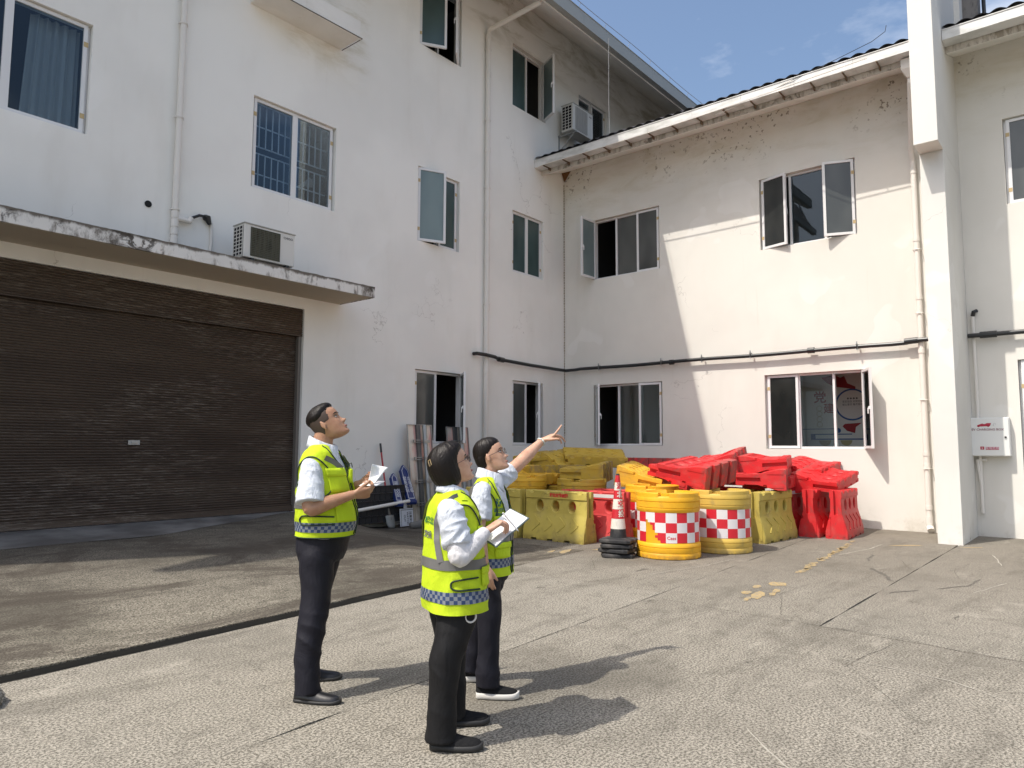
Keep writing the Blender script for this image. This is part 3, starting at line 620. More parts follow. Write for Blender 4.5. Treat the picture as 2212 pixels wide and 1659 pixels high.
m = MB(); m.add([(XM, 4.49, 1.99), (XM, 4.44, 2.04), (XM, 4.1, 2.06), (XM, 4.22, 1.97), (XM, 4.24, 1.84), (XM, 4.4, 1.89)], [tuple(range(6))]); m.build('mural_ribbon', MR, bB, fix=False)
text_mesh('● ● ● ●\n坚定信念 对党忠诚\n核心意识 看齐意识', .05, T(4.27, 2.52), M_BLACK, 'mural_caption', bB, sp=1.3)
m = MB(); m.box(16.9, 16.94, 6.9, 10.4, .02, 3.95); m.build('room_partition', mat('notice_wall', (.35, .33, .31), .85), bB)
m = MB(); XN = 16.89
m.add([(XN, 9.1, 1.62), (XN, 9.1, 1.74), (XN, 8.7, 1.84), (XN, 8.3, 1.92), (XN, 7.9, 1.82), (XN, 7.4, 1.68), (XN, 7.4, 1.62)], [(0, 1, 2, 3, 4, 5, 6)]); m.build('notice_flag', MR, bB, fix=False)
text_mesh('工作制度\n服务规范要求\n安全生产管理制度\n文明服务标准细则\n应急管理工作制度', .11, lambda u, v: Vector((XN, 8.3-u, 2.3+v)), mat('notice_text', (.13, .1, .1), .8), 'notice_lettering', bB, sp=1.2)
text_mesh('★★★', .16, lambda u, v: Vector((XN-.004, 7.95-u, 1.72+v)), MGD, 'notice_star', bB)
# pipes on B
m = MB(); x_ = XB-.075; yy = 2.62
m.tube([(13.98, 2.42, 8.30), (14.02, 2.45, 8.05), (14.80, yy, 7.05), (x_, yy, 6.9), (x_, yy, .28)], .05, 16); m.tube([(x_, yy, .3), (x_, yy, .12), (x_-.07, yy-.03, .05)], .06, 14)
m.box(13.86, 14.16, 2.25, 2.56, 8.26, 8.44); m.add([(13.86, 2.25, 8.26), (14.16, 2.25, 8.26), (14.16, 2.56, 8.26), (13.86, 2.56, 8.26), (13.94, 2.33, 8.12), (14.08, 2.33, 8.12), (14.08, 2.48, 8.12), (13.94, 2.48, 8.12)], [(0, 4, 5, 1), (1, 5, 6, 2), (2, 6, 7, 3), (3, 7, 4, 0), (4, 7, 6, 5)])
for z in (6.7, 5.4, 4.3, 3.3, 1.2, 1.42, .45): m.lathe([(.05, -.04), (.058, -.04), (.058, .04), (.05, .04)], (x_, yy, z), 16)
for z in (1.15, 2.4, 4.0, 5.2): m.tube([(x_-.062, yy-.06, z), (x_-.062, yy+.06, z)], .008, 6); m.tube([(x_-.06, yy-.06, z), (XB, yy-.06, z)], .008, 6); m.tube([(x_-.06, yy+.06, z), (XB, yy+.06, z)], .008, 6)
m.build('drainpipe', M_PIPE, bB)
m = MB(); m.tube([(XB-.05, 1.80, .4), (XB-.05, 1.80, 3.88)], .028, 10); m.tube([(XB-.05, 1.80, .9), (XB-.05, 1.84, 1.32), (XB-.06, 1.7, 1.32)], .03, 8); m.build('conduit', M_PIPE, bB)
m = MB(); m.tube([(XB-.05, 1.80, 3.86), (XB-.07, 1.78, 3.93), (XB-.03, 1.74, 3.95)], .035, 8); m.build('conduit_cap', M_BLACK, bB)
# black service pipe along both walls
bp = thing('service_pipe', 'black service pipe running along both white walls above the ground floor', 'pipe', (XB-.12, YA-.12, 3.46))
m = MB(); o_ = .12
pts = [(11.50, YA-.02, 3.56), (11.50, YA-o_, 3.56), (11.75, YA-.17, 3.55), (12.05, YA-.17, 3.53), (12.25, YA-o_, 3.50), (13.4, YA-o_, 3.47), (XB-.4, YA-o_, 3.46), (XB-o_-.03, YA-o_-.03, 3.455), (XB-o_, YA-.4, 3.46)]
for i in range(1, 40): y = YA-.4-(YA-.4-3.1)*i/39; pts.append((XB-o_, y, 3.465+.008*math.sin(y*2)))
pts += [(XB-o_, 2.85, 3.47), (XB-o_-.03, 2.7, 3.50), (XB-o_-.03, 2.25, 3.50)]
m.tube(pts, .04, 12); m.tube([(XB-o_, 1.88, 3.50), (XB-o_, 1.6, 3.50), (XB-o_, -6, 3.52)], .04, 12)
for (a, b2) in (((12.2, YA-o_-.02, 3.50), (12.4, YA-o_, 3.495)), ((XB-o_, 7.7, 3.46), (XB-o_, 7.6, 3.46)), ((XB-o_, 4.63, 3.47), (XB-o_, 4.5, 3.47)), ((XB-o_-.02, 2.88, 3.49), (XB-o_-.02, 2.66, 3.5)), ((XB-o_, 1.7, 3.5), (XB-o_, 1.45, 3.5))): m.tube([a, b2], .058, 12)
m.build('pipe', M_BLACK, bp, smooth=False)
br = None
for y in (9.6, 7.9, 6.9, 5.8, 3.7, .2):
    m = MB(); m.tube([(XB-.0, y, 3.5), (XB-.0, y-.001, 3.5), (XB-.17, y, 3.5)], .009, 6); m.box(XB-o_-.05, XB-o_+.05, y-.012, y+.012, 3.42, 3.525); m.box(XB-.17, XB-.15, y-.01, y+.01, 3.40, 3.57)
    m.build('bracket', M_METAL, bp)
# shadow-casting fixing rods under the gutter wire on the wing
m = MB(); pts = [(13.66, 3.0+i*.35, 8.5-.10*math.sin(PI*((i*.35) % 2.6)/2.6)) for i in range(22)]
pts2 = [(13.62, YA-.1, 8.42)]+[(13.6, 10.4-i*.35, 8.44-.07*math.sin(PI*i/22)+.005*i) for i in range(22)]; m.tube(pts2, .01, 5)
m.tube([(13.75, 6.0, 8.42), (13.7, 5.0, 8.52), (13.66, 4.4, 8.6)], .008, 5); m.build('loose_cable', M_PIPE, bB)
m = MB(); m.tube([(13.66, 4.4, 8.6), (13.72, 3.6, 8.76), (13.8, 3.0, 8.92), (13.84, 2.78, 9.05), (13.84, 2.76, 9.16)], .006, 5); m.build('loose_cable', M_BLACK, bB)
# electric box
eb = thing('charging_box', 'white metal charging box with a red car emblem, on the wall right of the pier', 'electric box', (XB, 1.62, 1.38))
mw = mat('box_white', (.74, .75, .73), .35)
m = MB(); m.box(XB-.19, XB-.002, 1.34, 1.92, 1.385, 2.05); o = m.build('case', mw, eb); bv = o.modifiers.new('bevel', 'BEVEL'); bv.width = .006
m = MB(); m.box(XB-.205, XB-.191, 1.35, 1.91, 1.395, 2.04); o = m.build('door', mw, eb); bv = o.modifiers.new('bevel', 'BEVEL'); bv.width = .004
m = MB(); m.tube([(XB-.205, 1.40, 1.71), (XB-.225, 1.40, 1.71)], .016, 12); m.build('lock', M_BLACK, o)
XE = XB-.2065; mr = mat('print_red', (.42, .02, .05), .5)
m = MB(); U = lambda u, v: (XE, 1.92-u*.58, 2.05-v*.66)
m.add([U(*p) for p in [(.20, .235), (.21, .195), (.30, .165), (.34, .15), (.35, .165), (.40, .17), (.45, .145), (.56, .145), (.53, .21), (.53, .225), (.20, .235)][:-1]], [tuple(range(10))])
m.add([U(.24+.025*math.cos(a*PI/5), .232+.018*math.sin(a*PI/5)) for a in range(10)], [tuple(range(10))]); m.add([U(.48+.03*math.cos(a*PI/5), .225+.02*math.sin(a*PI/5)) for a in range(10)], [tuple(range(10))])
m.add([U(.255, .755), U(.355, .755), U(.355, .835), U(.255, .835)], [(0, 1, 2, 3)]); m.add([U(.39, .765), U(.72, .765), U(.72, .84), U(.39, .84)], [(0, 1, 2, 3)]); m.build('red_print', mr, o, fix=False)
text_mesh('EV CHARGING BOX', .052, lambda u, v: Vector((XE-.001, 1.92-.46*.58-u, 2.05-.315*.66+v)), mat('print_grey', (.2, .06, .09), .5), 'box_lettering', o, bold=.001)
text_mesh('有电危险', .05, lambda u, v: Vector((XE-.002, 1.92-.555*.58-u, 2.05-.80*.66+v)), mat('print_pale', (.7, .5, .55), .5), 'warning_lettering', o, bold=.001)
text_mesh('+', .06, lambda u, v: Vector((XE-.002, 1.92-.305*.58-u, 2.05-.80*.66+v)), mw, 'plus_mark', o)
m = MB(); m.tube([(XE+.0, 1.92-.57*.58, 2.05-.2*.66), (XE, 1.92-.63*.58, 2.05-.2*.66)], .002, 4); m.tube([(XE, 1.92-.64*.58-.03*.58*math.cos(a*.6), 2.05-.19*.66+.02*math.sin(a*.6)*1.3) for a in range(8)], .0025, 4); m.build('plug_print', M_METAL, o)

# ---- lower wing closing the yard at far left (out of frame, it bounds the sunlight)
bL = thing('low_building', 'low white building continuing left of the three-storey one', 'building', (-9, YA, 0))
m = MB(); m.box(-16, -3.74, YA, 20, 0, 5.8); m.build('wall', M_WALLA, bL); m = MB(); m.box(-16.3, -3.75, YA-.4, 20.4, 5.8, 6.0); m.build('roof', M_TILE, bL)

# ================================================================== things in the yard
# ---- traffic furniture
def plastic(name, base, dirt, amt=.35, rough=.42):
    m = mat(name, base, rough, spec=.45); g = G(m); p = g.pos((1, 1, 1), True)
    z = g.sep(p)[2]
    c = g.mix(g.mul(g.ramp(g.noise(p, 2.3, 5), .35, .7), .45), base, tuple(x*.72 for x in base))
    c = g.mix(g.mul(g.ramp(g.noise(p, 5.5, 6, .7, .5), .52, .72), amt), c, dirt)
    c = g.mix(g.mul(g.mul(g.ramp(z, .0, .12, True), g.ramp(g.noise(p, 9, 5), .35, .6)), .75), c, dirt)
    sc = g.ramp(g.noise(g.pos((1, 6, 6), True), 14, 4, .7), .66, .69); c = g.mix(g.mul(sc, .5), c, tuple(min(1, x*1.4+.06) for x in base)); c = g.mix(g.mul(g.ramp(g.noise(p, 3.1, 4), .5, .8), .18), c, (.42, .36, .28))
    g.col(c); g.rough(g.math('ADD', rough, g.mul(g.noise(p, 6, 3), .25))); g.bump(g.noise(p, 60, 3), .08, .003); return m
P_RED = plastic('barrier_red', (.60, .018, .022), (.20, .07, .06), .6)
P_REDO = plastic('barrier_red_faded', (.60, .05, .05), (.20, .07, .06), .4, .55)
P_YEL = plastic('barrier_yellow', (.50, .40, .085), (.20, .15, .05), .5, .5)
P_YELO = plastic('barrier_yellow_orange', (.72, .42, .03), (.26, .15, .05), .5, .5)
P_YELD = plastic('barrier_yellow_dusty', (.50, .335, .04), (.24, .18, .09), .7, .6)
P_BAR = plastic('barrel_orange_yellow', (.85, .44, .015), (.30, .15, .04), .3)
P_BARD = plastic('barrel_dull_yellow', (.62, .42, .08), (.3, .22, .09), .6, .5)
M_REDP = mat('reflective_red', (.62, .02, .035), .35); M_WHP = mat('reflective_white', (.74, .71, .71), .35)
M_STRIP = mat('barrier_strip_white', (.62, .60, .58), .4)
def evalmesh(o):
    me = bpy.data.meshes.new_from_object(o.evaluated_get(bpy.context.evaluated_depsgraph_get())); return me
BL, BH = 1.25, .80
def make_barrier_mesh():
    prof = [(.178, 0), (.183, .03), (.178, .13), (.105, .40), (.094, .44), (.088, .66), (.102, .675), (.102, .785), (.092, .80)]
    m = MB(); xs = [-BL/2, -BL/2+.015, -BL/2+.03, BL/2-.03, BL/2-.015, BL/2]; rings = []
    for i, x in enumerate(xs):
        k = .94 if i in (0, 5) else (.985 if i in (1, 4) else 1)
        pr = [(w*k, z) for w, z in prof]; rings.append([Vector((x, w_, z)) for w_, z in pr]+[Vector((x, -w_, z)) for w_, z in reversed(pr)])
    m.loft(rings); me = m.mesh('b'); bm = bmesh.new(); bm.from_mesh(me); bmesh.ops.recalc_face_normals(bm, faces=bm.faces); bm.to_mesh(me); bm.free()
    o = bpy.data.objects.new('b', me); COL.objects.link(o)
    cut = MB()
    def oval(cx, cz, rx, rz, y0, y1, y2=None, fl=1.0):
        n = 20; cut.loft([[Vector((cx+rx*math.cos(2*PI*j/n), y0, cz+rz*math.sin(2*PI*j/n))) for j in range(n)], [Vector((cx+rx*math.cos(2*PI*j/n), y1, cz+rz*math.sin(2*PI*j/n))) for j in range(n)]])
    for cx in (-.33, 0, .33): oval(cx, .555, .072, .088, -.3, .3)
    for s in (1, -1):
        for cx in (-.33, 0, .33):     # flared rims of the holes
            n = 20; cut.loft([[Vector((cx+.068*math.cos(2*PI*j/n), s*.068, .555+.084*math.sin(2*PI*j/n))) for j in range(n)], [Vector((cx+.105*math.cos(2*PI*j/n), s*.112, .555+.122*math.sin(2*PI*j/n))) for j in range(n)]])
        for cx in (-.165, .165, -.49, .49): # scallops in the top edge
            n = 16; cut.loft([[Vector((cx+.045*math.cos(2*PI*j/n), s*.05, .83+.05*math.sin(2*PI*j/n))) for j in range(n)], [Vector((cx+.085*math.cos(2*PI*j/n), s*.14, .80+.075*math.sin(2*PI*j/n))) for j in range(n)]])
        cut.box(s*BL/2-.055, s*BL/2+.055, -.032, .032, .40, .9)            # coupling slot
        cut.box(s*BL/2-.02, s*BL/2+.05, -.26, -.085, .52, .60); cut.box(s*BL/2-.02, s*BL/2+.05, .085, .26, .30, .36)
    for cx in (-.38, -.05, .3): cut.box(cx-.055, cx+.055, -.3, .3, -.05, .035)  # fork pockets
    co = bpy.data.objects.new('c', cut.mesh('c')); COL.objects.link(co)
    bm = bmesh.new(); bm.from_mesh(co.data); bmesh.ops.recalc_face_normals(bm, faces=bm.faces); bm.to_mesh(co.data); bm.free()
    md = o.modifiers.new('b', 'BOOLEAN'); md.object = co; md.operation = 'DIFFERENCE'; md.solver = 'EXACT'; md.use_self = True
    bv = o.modifiers.new('v', 'BEVEL'); bv.width = .0045; bv.segments = 1; bv.limit_method = 'ANGLE'; bv.angle_limit = math.radians(32)
    bpy.context.view_layer.update(); me = evalmesh(o); bpy.data.objects.remove(o); bpy.data.objects.remove(co)
    for p in me.polygons: p.use_smooth = True
    bm = bmesh.new(); bm.from_mesh(me)
    for e in bm.edges:
        if len(e.link_faces) == 2 and e.calc_face_angle(0) > .33: e.smooth = False
    bm.to_mesh(me); bm.free(); return me
ME_BAR = make_barrier_mesh()
def chevron_mesh():
    m = MB()
    def at(x, t, s, o): # t 0..1 along flare
        w_ = .178+(.105-.178)*t; z = .13+.27*t; return Vector((x, s*(w_+o*.95), z+o*.28))
    for s in (1, -1):
        for k in range(4):
            cx = -.42+.26*k
            for (x0, t0, x1, t1) in ((cx, .92, cx+.13, .5), (cx+.13, .5, cx, .08)):
                d = Vector((x1-x0, (t1-t0)*.28, 0)).normalized(); nx, nt = -d.y*.013, d.x*.013/.28
                vs = []
                for o in (.0, .010):
                    q = .0 if o == 0 else .5
                    for sg in (1, -1): vs += [at(x0+sg*nx*(1-q*.4), t0+sg*nt*(1-q*.4), s, o), at(x1+sg*nx*(1-q*.4), t1+sg*nt*(1-q*.4), s, o)]
                m.add(vs, [(4, 5, 7, 6), (0, 1, 5, 4), (2, 6, 7, 3), (0, 4, 6, 2), (1, 3, 7, 5)])
        # recessed name panel on the rail, embossed end ribs
        y = s*.1025
        m.box(-.56, .56, min(y, y+s*.004), max(y, y+s*.004), .676, .684); m.box(-.56, .56, min(y, y+s*.004), max(y, y+s*.004), .775, .783)
    for s in (1, -1):
        for yy in (-.11, .11): m.box(min(s*BL/2*.997, s*(BL/2+.008)), max(s*BL/2*.997, s*(BL/2+.008)), yy-.02, yy+.02, .04, .30)
    return m
ME_CHEV = chevron_mesh().mesh('chevron')
bm = bmesh.new(); bm.from_mesh(ME_CHEV); bmesh.ops.recalc_face_normals(bm, faces=bm.faces); bm.to_mesh(ME_CHEV); bm.free()
def barrier(label, mtl, loc, rot, group, strip=None, lettering=None):
    """loc: middle of the base; rot: euler in degrees"""
    t = thing('traffic_barrier', label, 'barrier', loc, rot=tuple(math.radians(a) for a in rot), group=group)
    for nm, me in (('body', ME_BAR), ('chevron', ME_CHEV)):
        if mtl.name+nm not in CACHE:
            c = me.copy(); c.materials.clear(); c.materials.append(mtl); CACHE[mtl.name+nm] = c
        o = bpy.data.objects.new(nm, CACHE[mtl.name+nm]); COL.objects.link(o); o.parent = t
    if strip:
        for s in ((1, -1) if strip == 2 else (strip,)):
            m = MB(); y = s*.103; m.box(-.5, .5, min(y, y+s*.003), max(y, y+s*.003), .70, .755); m.build('reflective_strip', M_STRIP, t, rel=True)
    if lettering:
        s = -1 if lettering[1] < 0 else 1
        text_mesh(lettering[0], .062, lambda u, v: Vector((-s*u-.08*s, s*.1065, .728+v)), M_REDP, 'barrier_lettering', t, rel=True, bold=.003)
    return t
CACHE = {}
GY, GR = 'yellow water-filled barriers in the pile', 'red water-filled barriers in the pile'
# standing on the ground
barrier('faded yellow barrier at the front of the pile with red lettering above its holes', P_YEL, (9.60, 7.02, 0), (0, 0, -91.5), GY, lettering=('湖北交投襄阳', -1))
barrier('yellow barrier standing just left of the lettered yellow one, mostly behind the pointing woman', P_YEL, (9.52, 8.32, 0), (0, 0, -90), GY)
barrier('red barrier with a white strip standing right behind the lettered yellow barrier', P_REDO, (10.04, 6.60, 0), (0, 0, -92), GR, strip=-1)
barrier('dull red barrier standing second row, its top edge showing above the white-striped one', P_REDO, (10.62, 6.35, 0), (0, 0, -93), GR)
barrier('yellow barrier standing end-on between the dull barrel and the red barriers', P_YEL, (12.00, 4.42, 0), (0, 0, -4), GY)
barrier('pale yellow barrier standing behind the end-on yellow one, only its scalloped top showing', P_YEL, (12.05, 4.92, 0), (0, 0, -3), GY)
barrier('red barrier standing end-on at the far right, its holed side in sun', P_RED, (13.42, 3.66, 0), (0, 0, 3), GR)
barrier('red barrier standing end-on, second from the right end of the pile', P_RED, (13.40, 4.06, 0), (0, 0, -1), GR, strip=1)
barrier('red barrier standing in shade, third from the right end, beside the end-on yellow one', P_RED, (13.35, 4.50, 0), (0, 0, -2), GR, strip=-1)
barrier('red barrier standing deep in the pile behind the dull barrel', P_RED, (11.3, 5.6, 0), (0, 0, 85), GR)
barrier('red barrier standing behind the yellow heap, close to the corner', P_REDO, (11.9, 8.3, 0), (0, 0, 80), GR)
barrier('dusty yellow barrier standing under the yellow heap', P_YELD, (10.9, 8.0, 0), (0, 0, 84), GY)
barrier('dusty yellow barrier standing under the left end of the yellow heap', P_YELD, (10.9, 9.3, 0), (0, 0, 95), GY)
barrier('red barrier standing at the back of the pile against the wing wall', P_RED, (13.2, 6.4, 0), (0, 0, 88), GR)
barrier('red barrier standing at the back, below the topmost red one', P_RED, (12.7, 5.4, 0), (0, 0, 80), GR)
# tipped over on top
barrier('dusty yellow barrier lying on its side at the far left top of the heap', P_YELD, (12.0, 9.55, 1.20), (84, -5, 8), GY)
barrier('dusty yellow barrier tilted down to the right in the middle of the yellow heap top', P_YELD, (12.1, 8.95, 1.30), (112, -4, 6), GY)
barrier('topmost yellow barrier, scalloped rail turned outwards, lying in front of the building corner', P_YELD, (12.75, 8.45, 1.32), (97, 2, -50), GY)
barrier('yellow barrier lying flat below the topmost yellow one, slot end outwards', P_YELD, (11.57, 7.31, 1.05), (-90, -2, 24), GY)
barrier('orange-yellow barrier sliding down to the right behind the cone', P_YELO, (11.39, 6.88, 1.06), (102, -3, 19), GY)
barrier('orange-yellow barrier lying behind the head of the pointing woman', P_YELO, (10.6, 8.95, .99), (95, 0, -12), GY)
barrier('dusty yellow barrier lying lowest in the heap, above the plain dusty barrel', P_YELD, (11.1, 8.1, .99), (-88, 0, -20), GY)
barrier('red barrier lying on its side along the wall behind the yellow heap', P_REDO, (13.25, 7.4, 1.12), (92, 0, 90), GR)
barrier('big red barrier lying above the barrels with its ribbed underside facing out', P_RED, (10.62, 4.66, 1.09), (-80, -5, 2), GR)
barrier('red barrier jammed low under the big lying one, slot end at left', P_RED, (11.7, 5.4, .97), (-78, 0, -4), GR)
barrier('topmost red barrier, its holed side tilted up beside the peak', P_RED, (12.6, 5.14, 1.30), (-97, -6, 13), GR)
barrier('red barrier lying right of the peak, slot end at right', P_RED, (12.8, 5.21, 1.21), (86, -2, 15), GR)
barrier('red barrier lying under the peak, thick base end at right', P_RED, (12.6, 4.32, .985), (-90, 0, 15), GR)
barrier('sunlit red barrier lying across both end-on red ones, far right', P_RED, (13.74, 4.46, .98), (95, -8, -2), GR)
barrier('red barrier lying on its side deep behind the dull barrel, mostly hidden', P_RED, (13.35, 5.25, .98), (88, 0, 90), GR)
barrier('red barrier lying flat beneath the one right of the peak', P_RED, (12.9, 5.15, .93), (90, 0, 12), GR)
barrier('dark red barrier propped behind the sunlit one at the right', P_RED, (14.3, 4.9, 1.12), (92, -6, 0), GR)

# ---- crash barrels
def barrel(label, mtl, loc, rz, dusty, torn=False, band=True, text=True):
    t = thing('crash_barrel', label, 'barrel', loc, rz=rz, group='yellow crash barrels in front of the pile'); R = .44
    m = MB(); pr = [(R-.012, 0), (R+.004, .012), (R+.006, .05), (R, .075), (R-.004, .08), (R+.003, .1), (R+.002, .15), (R-.006, .155), (R+.003, .165), (R-.001, .20), (R-.014, .215),
                    (R-.014, .63), (R-.002, .645), (R, .68), (R-.008, .686), (R, .695), (R, .765), (R-.008, .77), (R+.002, .78), (R+.002, .83), (R-.010, .845), (R-.05, .847), (R-.20, .845), (R-.205, .80), (.001, .80)]
    m.lathe(pr, n=72); m.build('body', mtl, t, smooth=False, rel=True); auto(t.children[0], 40)
    # raised lugs and filler openings on the lid
    m = MB()
    for k in range(4):
        a0 = k*PI/2+.12; rings = []
        for i in range(13):
            a = a0+1.22*i/12; c, s = math.cos(a), math.sin(a); rings.append([Vector((c*r, s*r, z)) for r, z in ((R+.001, .825), (R-.002, .885), (R-.010, .893), (R-.125, .893), (R-.14, .83))])
        m.loft(rings)
    m.build('lid_lug', mtl, t, rel=True)
    m = MB(); m.lathe([(.11, .802), (.12, .86), (.09, .865), (.08, .81)], (0, 0, 0), 24); m.build('filler_ring', mtl, t, rel=True)
    if band:
        n = 18; rows = 3; sub = 4; RB = R-.0115; M_ = MB(); hs = [.225+.134*i for i in range(4)]
        for i in range(n):
            for j in range(rows):
                for a in range(sub):
                    for b in range(4):
                        if torn:
                            aa = i*sub+a+.5; hh = (j*4+b+.5)
                            edge = 8+ (1.2 if b % 2 else 0)
                            # missing piece: a wedge running down to the right
                            lo = torn*sub-.2; wd = 1.8+(8.4-hh)*.55+.5*math.sin(hh*2.1)
                            if hh < 8.6 and lo <= aa < lo+wd: continue
                        t0 = 2*PI*(i+a/sub)/n; t1 = 2*PI*(i+(a+1)/sub)/n; z0 = hs[j]+(hs[j+1]-hs[j])*b/4; z1 = hs[j]+(hs[j+1]-hs[j])*(b+1)/4
                        M_.add([(RB*math.cos(t0), RB*math.sin(t0), z0), (RB*math.cos(t1), RB*math.sin(t1), z0), (RB*math.cos(t1), RB*math.sin(t1), z1), (RB*math.cos(t0), RB*math.sin(t0), z1)], [(0, 1, 2, 3)], (i+j) % 2)
        M_.build('reflective_band', [M_REDP, M_WHP], t, rel=True, fix=False)
        if text:
            for k in ((text,) if not isinstance(text, tuple) else text):
                ac = 2*PI*(k+.5)/n; RT = RB+.0015
                text_mesh('Cess', .062, lambda u, v: Vector((RT*math.cos(ac+u/RT), RT*math.sin(ac+u/RT), .29+v)), M_REDP, 'band_lettering', t, rel=True, bold=.001)
    return t
A0 = math.atan2(-4.66, -8.86)   # angle towards the camera
def rzfor(x, y, off): return math.atan2(-y, -x)+off
n18 = 2*PI/18
barrel('bright orange-yellow crash barrel nearest the camera, its checkered band torn', P_BAR, (9.26, 4.87, 0), rzfor(9.2, 4.8, -n18*9.2), False, torn=7, text=9)
barrel('dull yellow crash barrel standing right of the bright one', P_BARD, (10.27, 4.54, 0), rzfor(10.2, 4.5, -n18*9.35), True, text=8)
barrel('orange-yellow crash barrel half hidden between the cone and the bright barrel', P_BAR, (10.72, 5.92, 0), rzfor(10.7, 5.9, -n18*9.0), False, text=False)
barrel('plain dusty yellow barrel behind the lettered yellow barrier, only its rim showing', P_YELD, (10.75, 7.35, .06), .4, True, band=False)
barrel('plain orange barrel left of the dusty one, behind the pointing woman', P_YELO, (10.3, 8.35, .12), 1.1, True, band=False)
# ---- stack of cones
M_RUB = mat('black_rubber', (.022, .022, .024), .75); g = G(M_RUB); q = g.pos((1, 1, 1), True); g.col(g.mix(g.ramp(g.noise(q, 7, 5), .4, .65), (.02, .02, .022), (.075, .07, .065))); g.bump(g.noise(q, 30, 3), .2, .004)
M_CR = plastic('cone_red', (.55, .02, .03), (.18, .04, .04), .4); M_CW = plastic('cone_white', (.72, .68, .60), (.4, .35, .27), .5)
def cone(z, rz, label, full):
    t = thing('traffic_cone', label, 'cone', (8.76, 5.38, z), rz=rz, group='black-based traffic cones nested in one stack')
    m = MB(); ring = []
    def oct_(r, zz, k=.80):
        return [Vector((r*math.cos(2*PI*j/32)*(1 if j % 4 else 1), r*math.sin(2*PI*j/32), zz))*1 for j in range(32)]
    def sq(r, zz):
        out = []
        for j in range(32):
            a = 2*PI*(j+.5)/32; q_ = (abs(math.cos(a))**5+abs(math.sin(a))**5)**(-1/5); w_ = 1+.035*math.cos(8*a); out.append(Vector((r*q_*w_*math.cos(a)*.93, r*q_*w_*math.sin(a)*.93, zz)))
        return out
    m.loft([sq(.235, .0), sq(.25, .012), sq(.25, .04), sq(.235, .052), sq(.18, .058), [Vector((.125*math.cos(2*PI*(j+.5)/32), .125*math.sin(2*PI*(j+.5)/32), .066)) for j in range(32)]])
    m.build('base', M_RUB, t, rel=True)
    def r_(zz): return .118-(.118-.036)*(zz-.06)/(.86-.06)
    H_ = [.06, .19, .33, .46, .60, .715, .84]
    bands = [(.06, .185, M_RUB), (.185, .325, M_CW), (.325, .455, M_CR), (.455, .595, M_CW), (.595, .715, M_CR), (.715, .825, M_CW), (.825, .925, M_CR)]
    if full:
        for a, b, mm in bands:
            m = MB(); m.lathe([(r_(a)-.004, a), (r_(a), a+.001), (r_(b), b-.001), (r_(b)-.004, b)], n=32); m.build('collar' if mm is M_RUB else 'stripe', mm, t, rel=True, smooth=False)
        m = MB(); m.lathe([(r_(.925), .924), (.026, .93), (.024, .945), (.018, .94), (.018, .9)], n=24); m.build('tip', M_RUB, t, rel=True)
        a0 = -rz+math.atan2(-5.38, -8.76)+.62
        for ch, zc, mm in (('湖', .77, M_CR), ('北', .655, M_CW), ('交', .525, M_CR), ('投', .39, M_CW)):
            rr_ = r_(zc)+.002; text_mesh(ch, .098, lambda u, v: Vector(((r_(zc+v)+.002)*math.cos(a0+u/rr_), (r_(zc+v)+.002)*math.sin(a0+u/rr_), zc+v)), mm, 'cone_lettering', t, rel=True, bold=.003)
    return t
cone(.195, .25, 'topmost cone of the stack, red and white striped with lettering', True)
cone(.13, .42, 'black cone base second from the top of the stack', False)
cone(.065, .1, 'black cone base third from the top of the stack', False)
cone(0.0, .55, 'black cone base lowest in the stack, on the ground', False)

# ---- boards, shovel and signs against the white building
M_SHEET = mat('sheet_pink_reflections', (.42, .27, .22), .3, .1); g = G(M_SHEET); q = g.pos(); z = g.sep(q)[2]
g.col(g.mix(g.ramp(g.noise(g.pos((2.5, 1, .5)), 1.9, 4), .42, .58), g.mix(g.ramp(g.math('ADD', z, g.mul(g.noise(q, 1.5, 4), .6)), .9, 1.7), (.36, .31, .22), (.70, .38, .33)), (.68, .62, .55)))  # pink reflections painted into the metal's colour, stronger towards the top
def board(label, x0, x1, ztop, y0, y1, postx):
    t = thing('sign_back', label, 'road sign', ((x0+x1)/2, y0, 0), group='tall road sign panels leaning upright on the building')
    def P(x, z, d): k = z/ztop; return Vector((x+.02*k, y0+(y1-y0)*k-d, z))
    m = MB(); wbox(m, P, x0, x1, .012, ztop, -.004, 0); m.build('panel', M_SHEET, t)
    m = MB()
    for (a, b, c, d) in ((x0, x0+.012, .012, ztop), (x1-.012, x1, .012, ztop), (x0+.012, x1-.012, ztop-.012, ztop), (x0+.012, x1-.012, .012, .024)): wbox(m, P, a, b, c, d, .0005, .028)
    m.build('edge_trim', M_METAL, t)
    m = MB(); m.tube([P(postx+.05, .0, .09), P(postx+.05, ztop-.01, .09)], .045, 14); m.build('post', M_METAL, t)
    m = MB(); wbox(m, P, postx-.12, postx-.03, .01, ztop-.005, .0, .05); m.build('channel', mat('dark_steel', (.14, .145, .15), .5, .6), t)
    for z in (.24*ztop/1.94*1.6, .82, 1.26, 1.60):
        if z > ztop: continue
        m = MB(); wbox(m, P, postx-.22, postx+.22, z-.006, z+.006, .03, .055); wbox(m, P, postx-.22, postx+.22, z+.035, z+.047, .03, .055); wbox(m, P, postx-.22, postx-.20, z-.006, z+.047, .03, .055); wbox(m, P, postx+.20, postx+.22, z-.006, z+.047, .03, .055)
        wbox(m, P, postx-.02, postx+.12, z-.01, z+.05, .13, .145); m.build('clamp', M_METAL, t)
board('tall pinkish road sign panel seen from behind, nearer the roller door', 9.44, 10.09, 1.95, 10.36, 10.6, 9.78)
board('tall pinkish road sign panel seen from behind, farther right behind the short-haired woman', 10.54, 11.19, 1.93, 10.40, 10.62, 10.85)
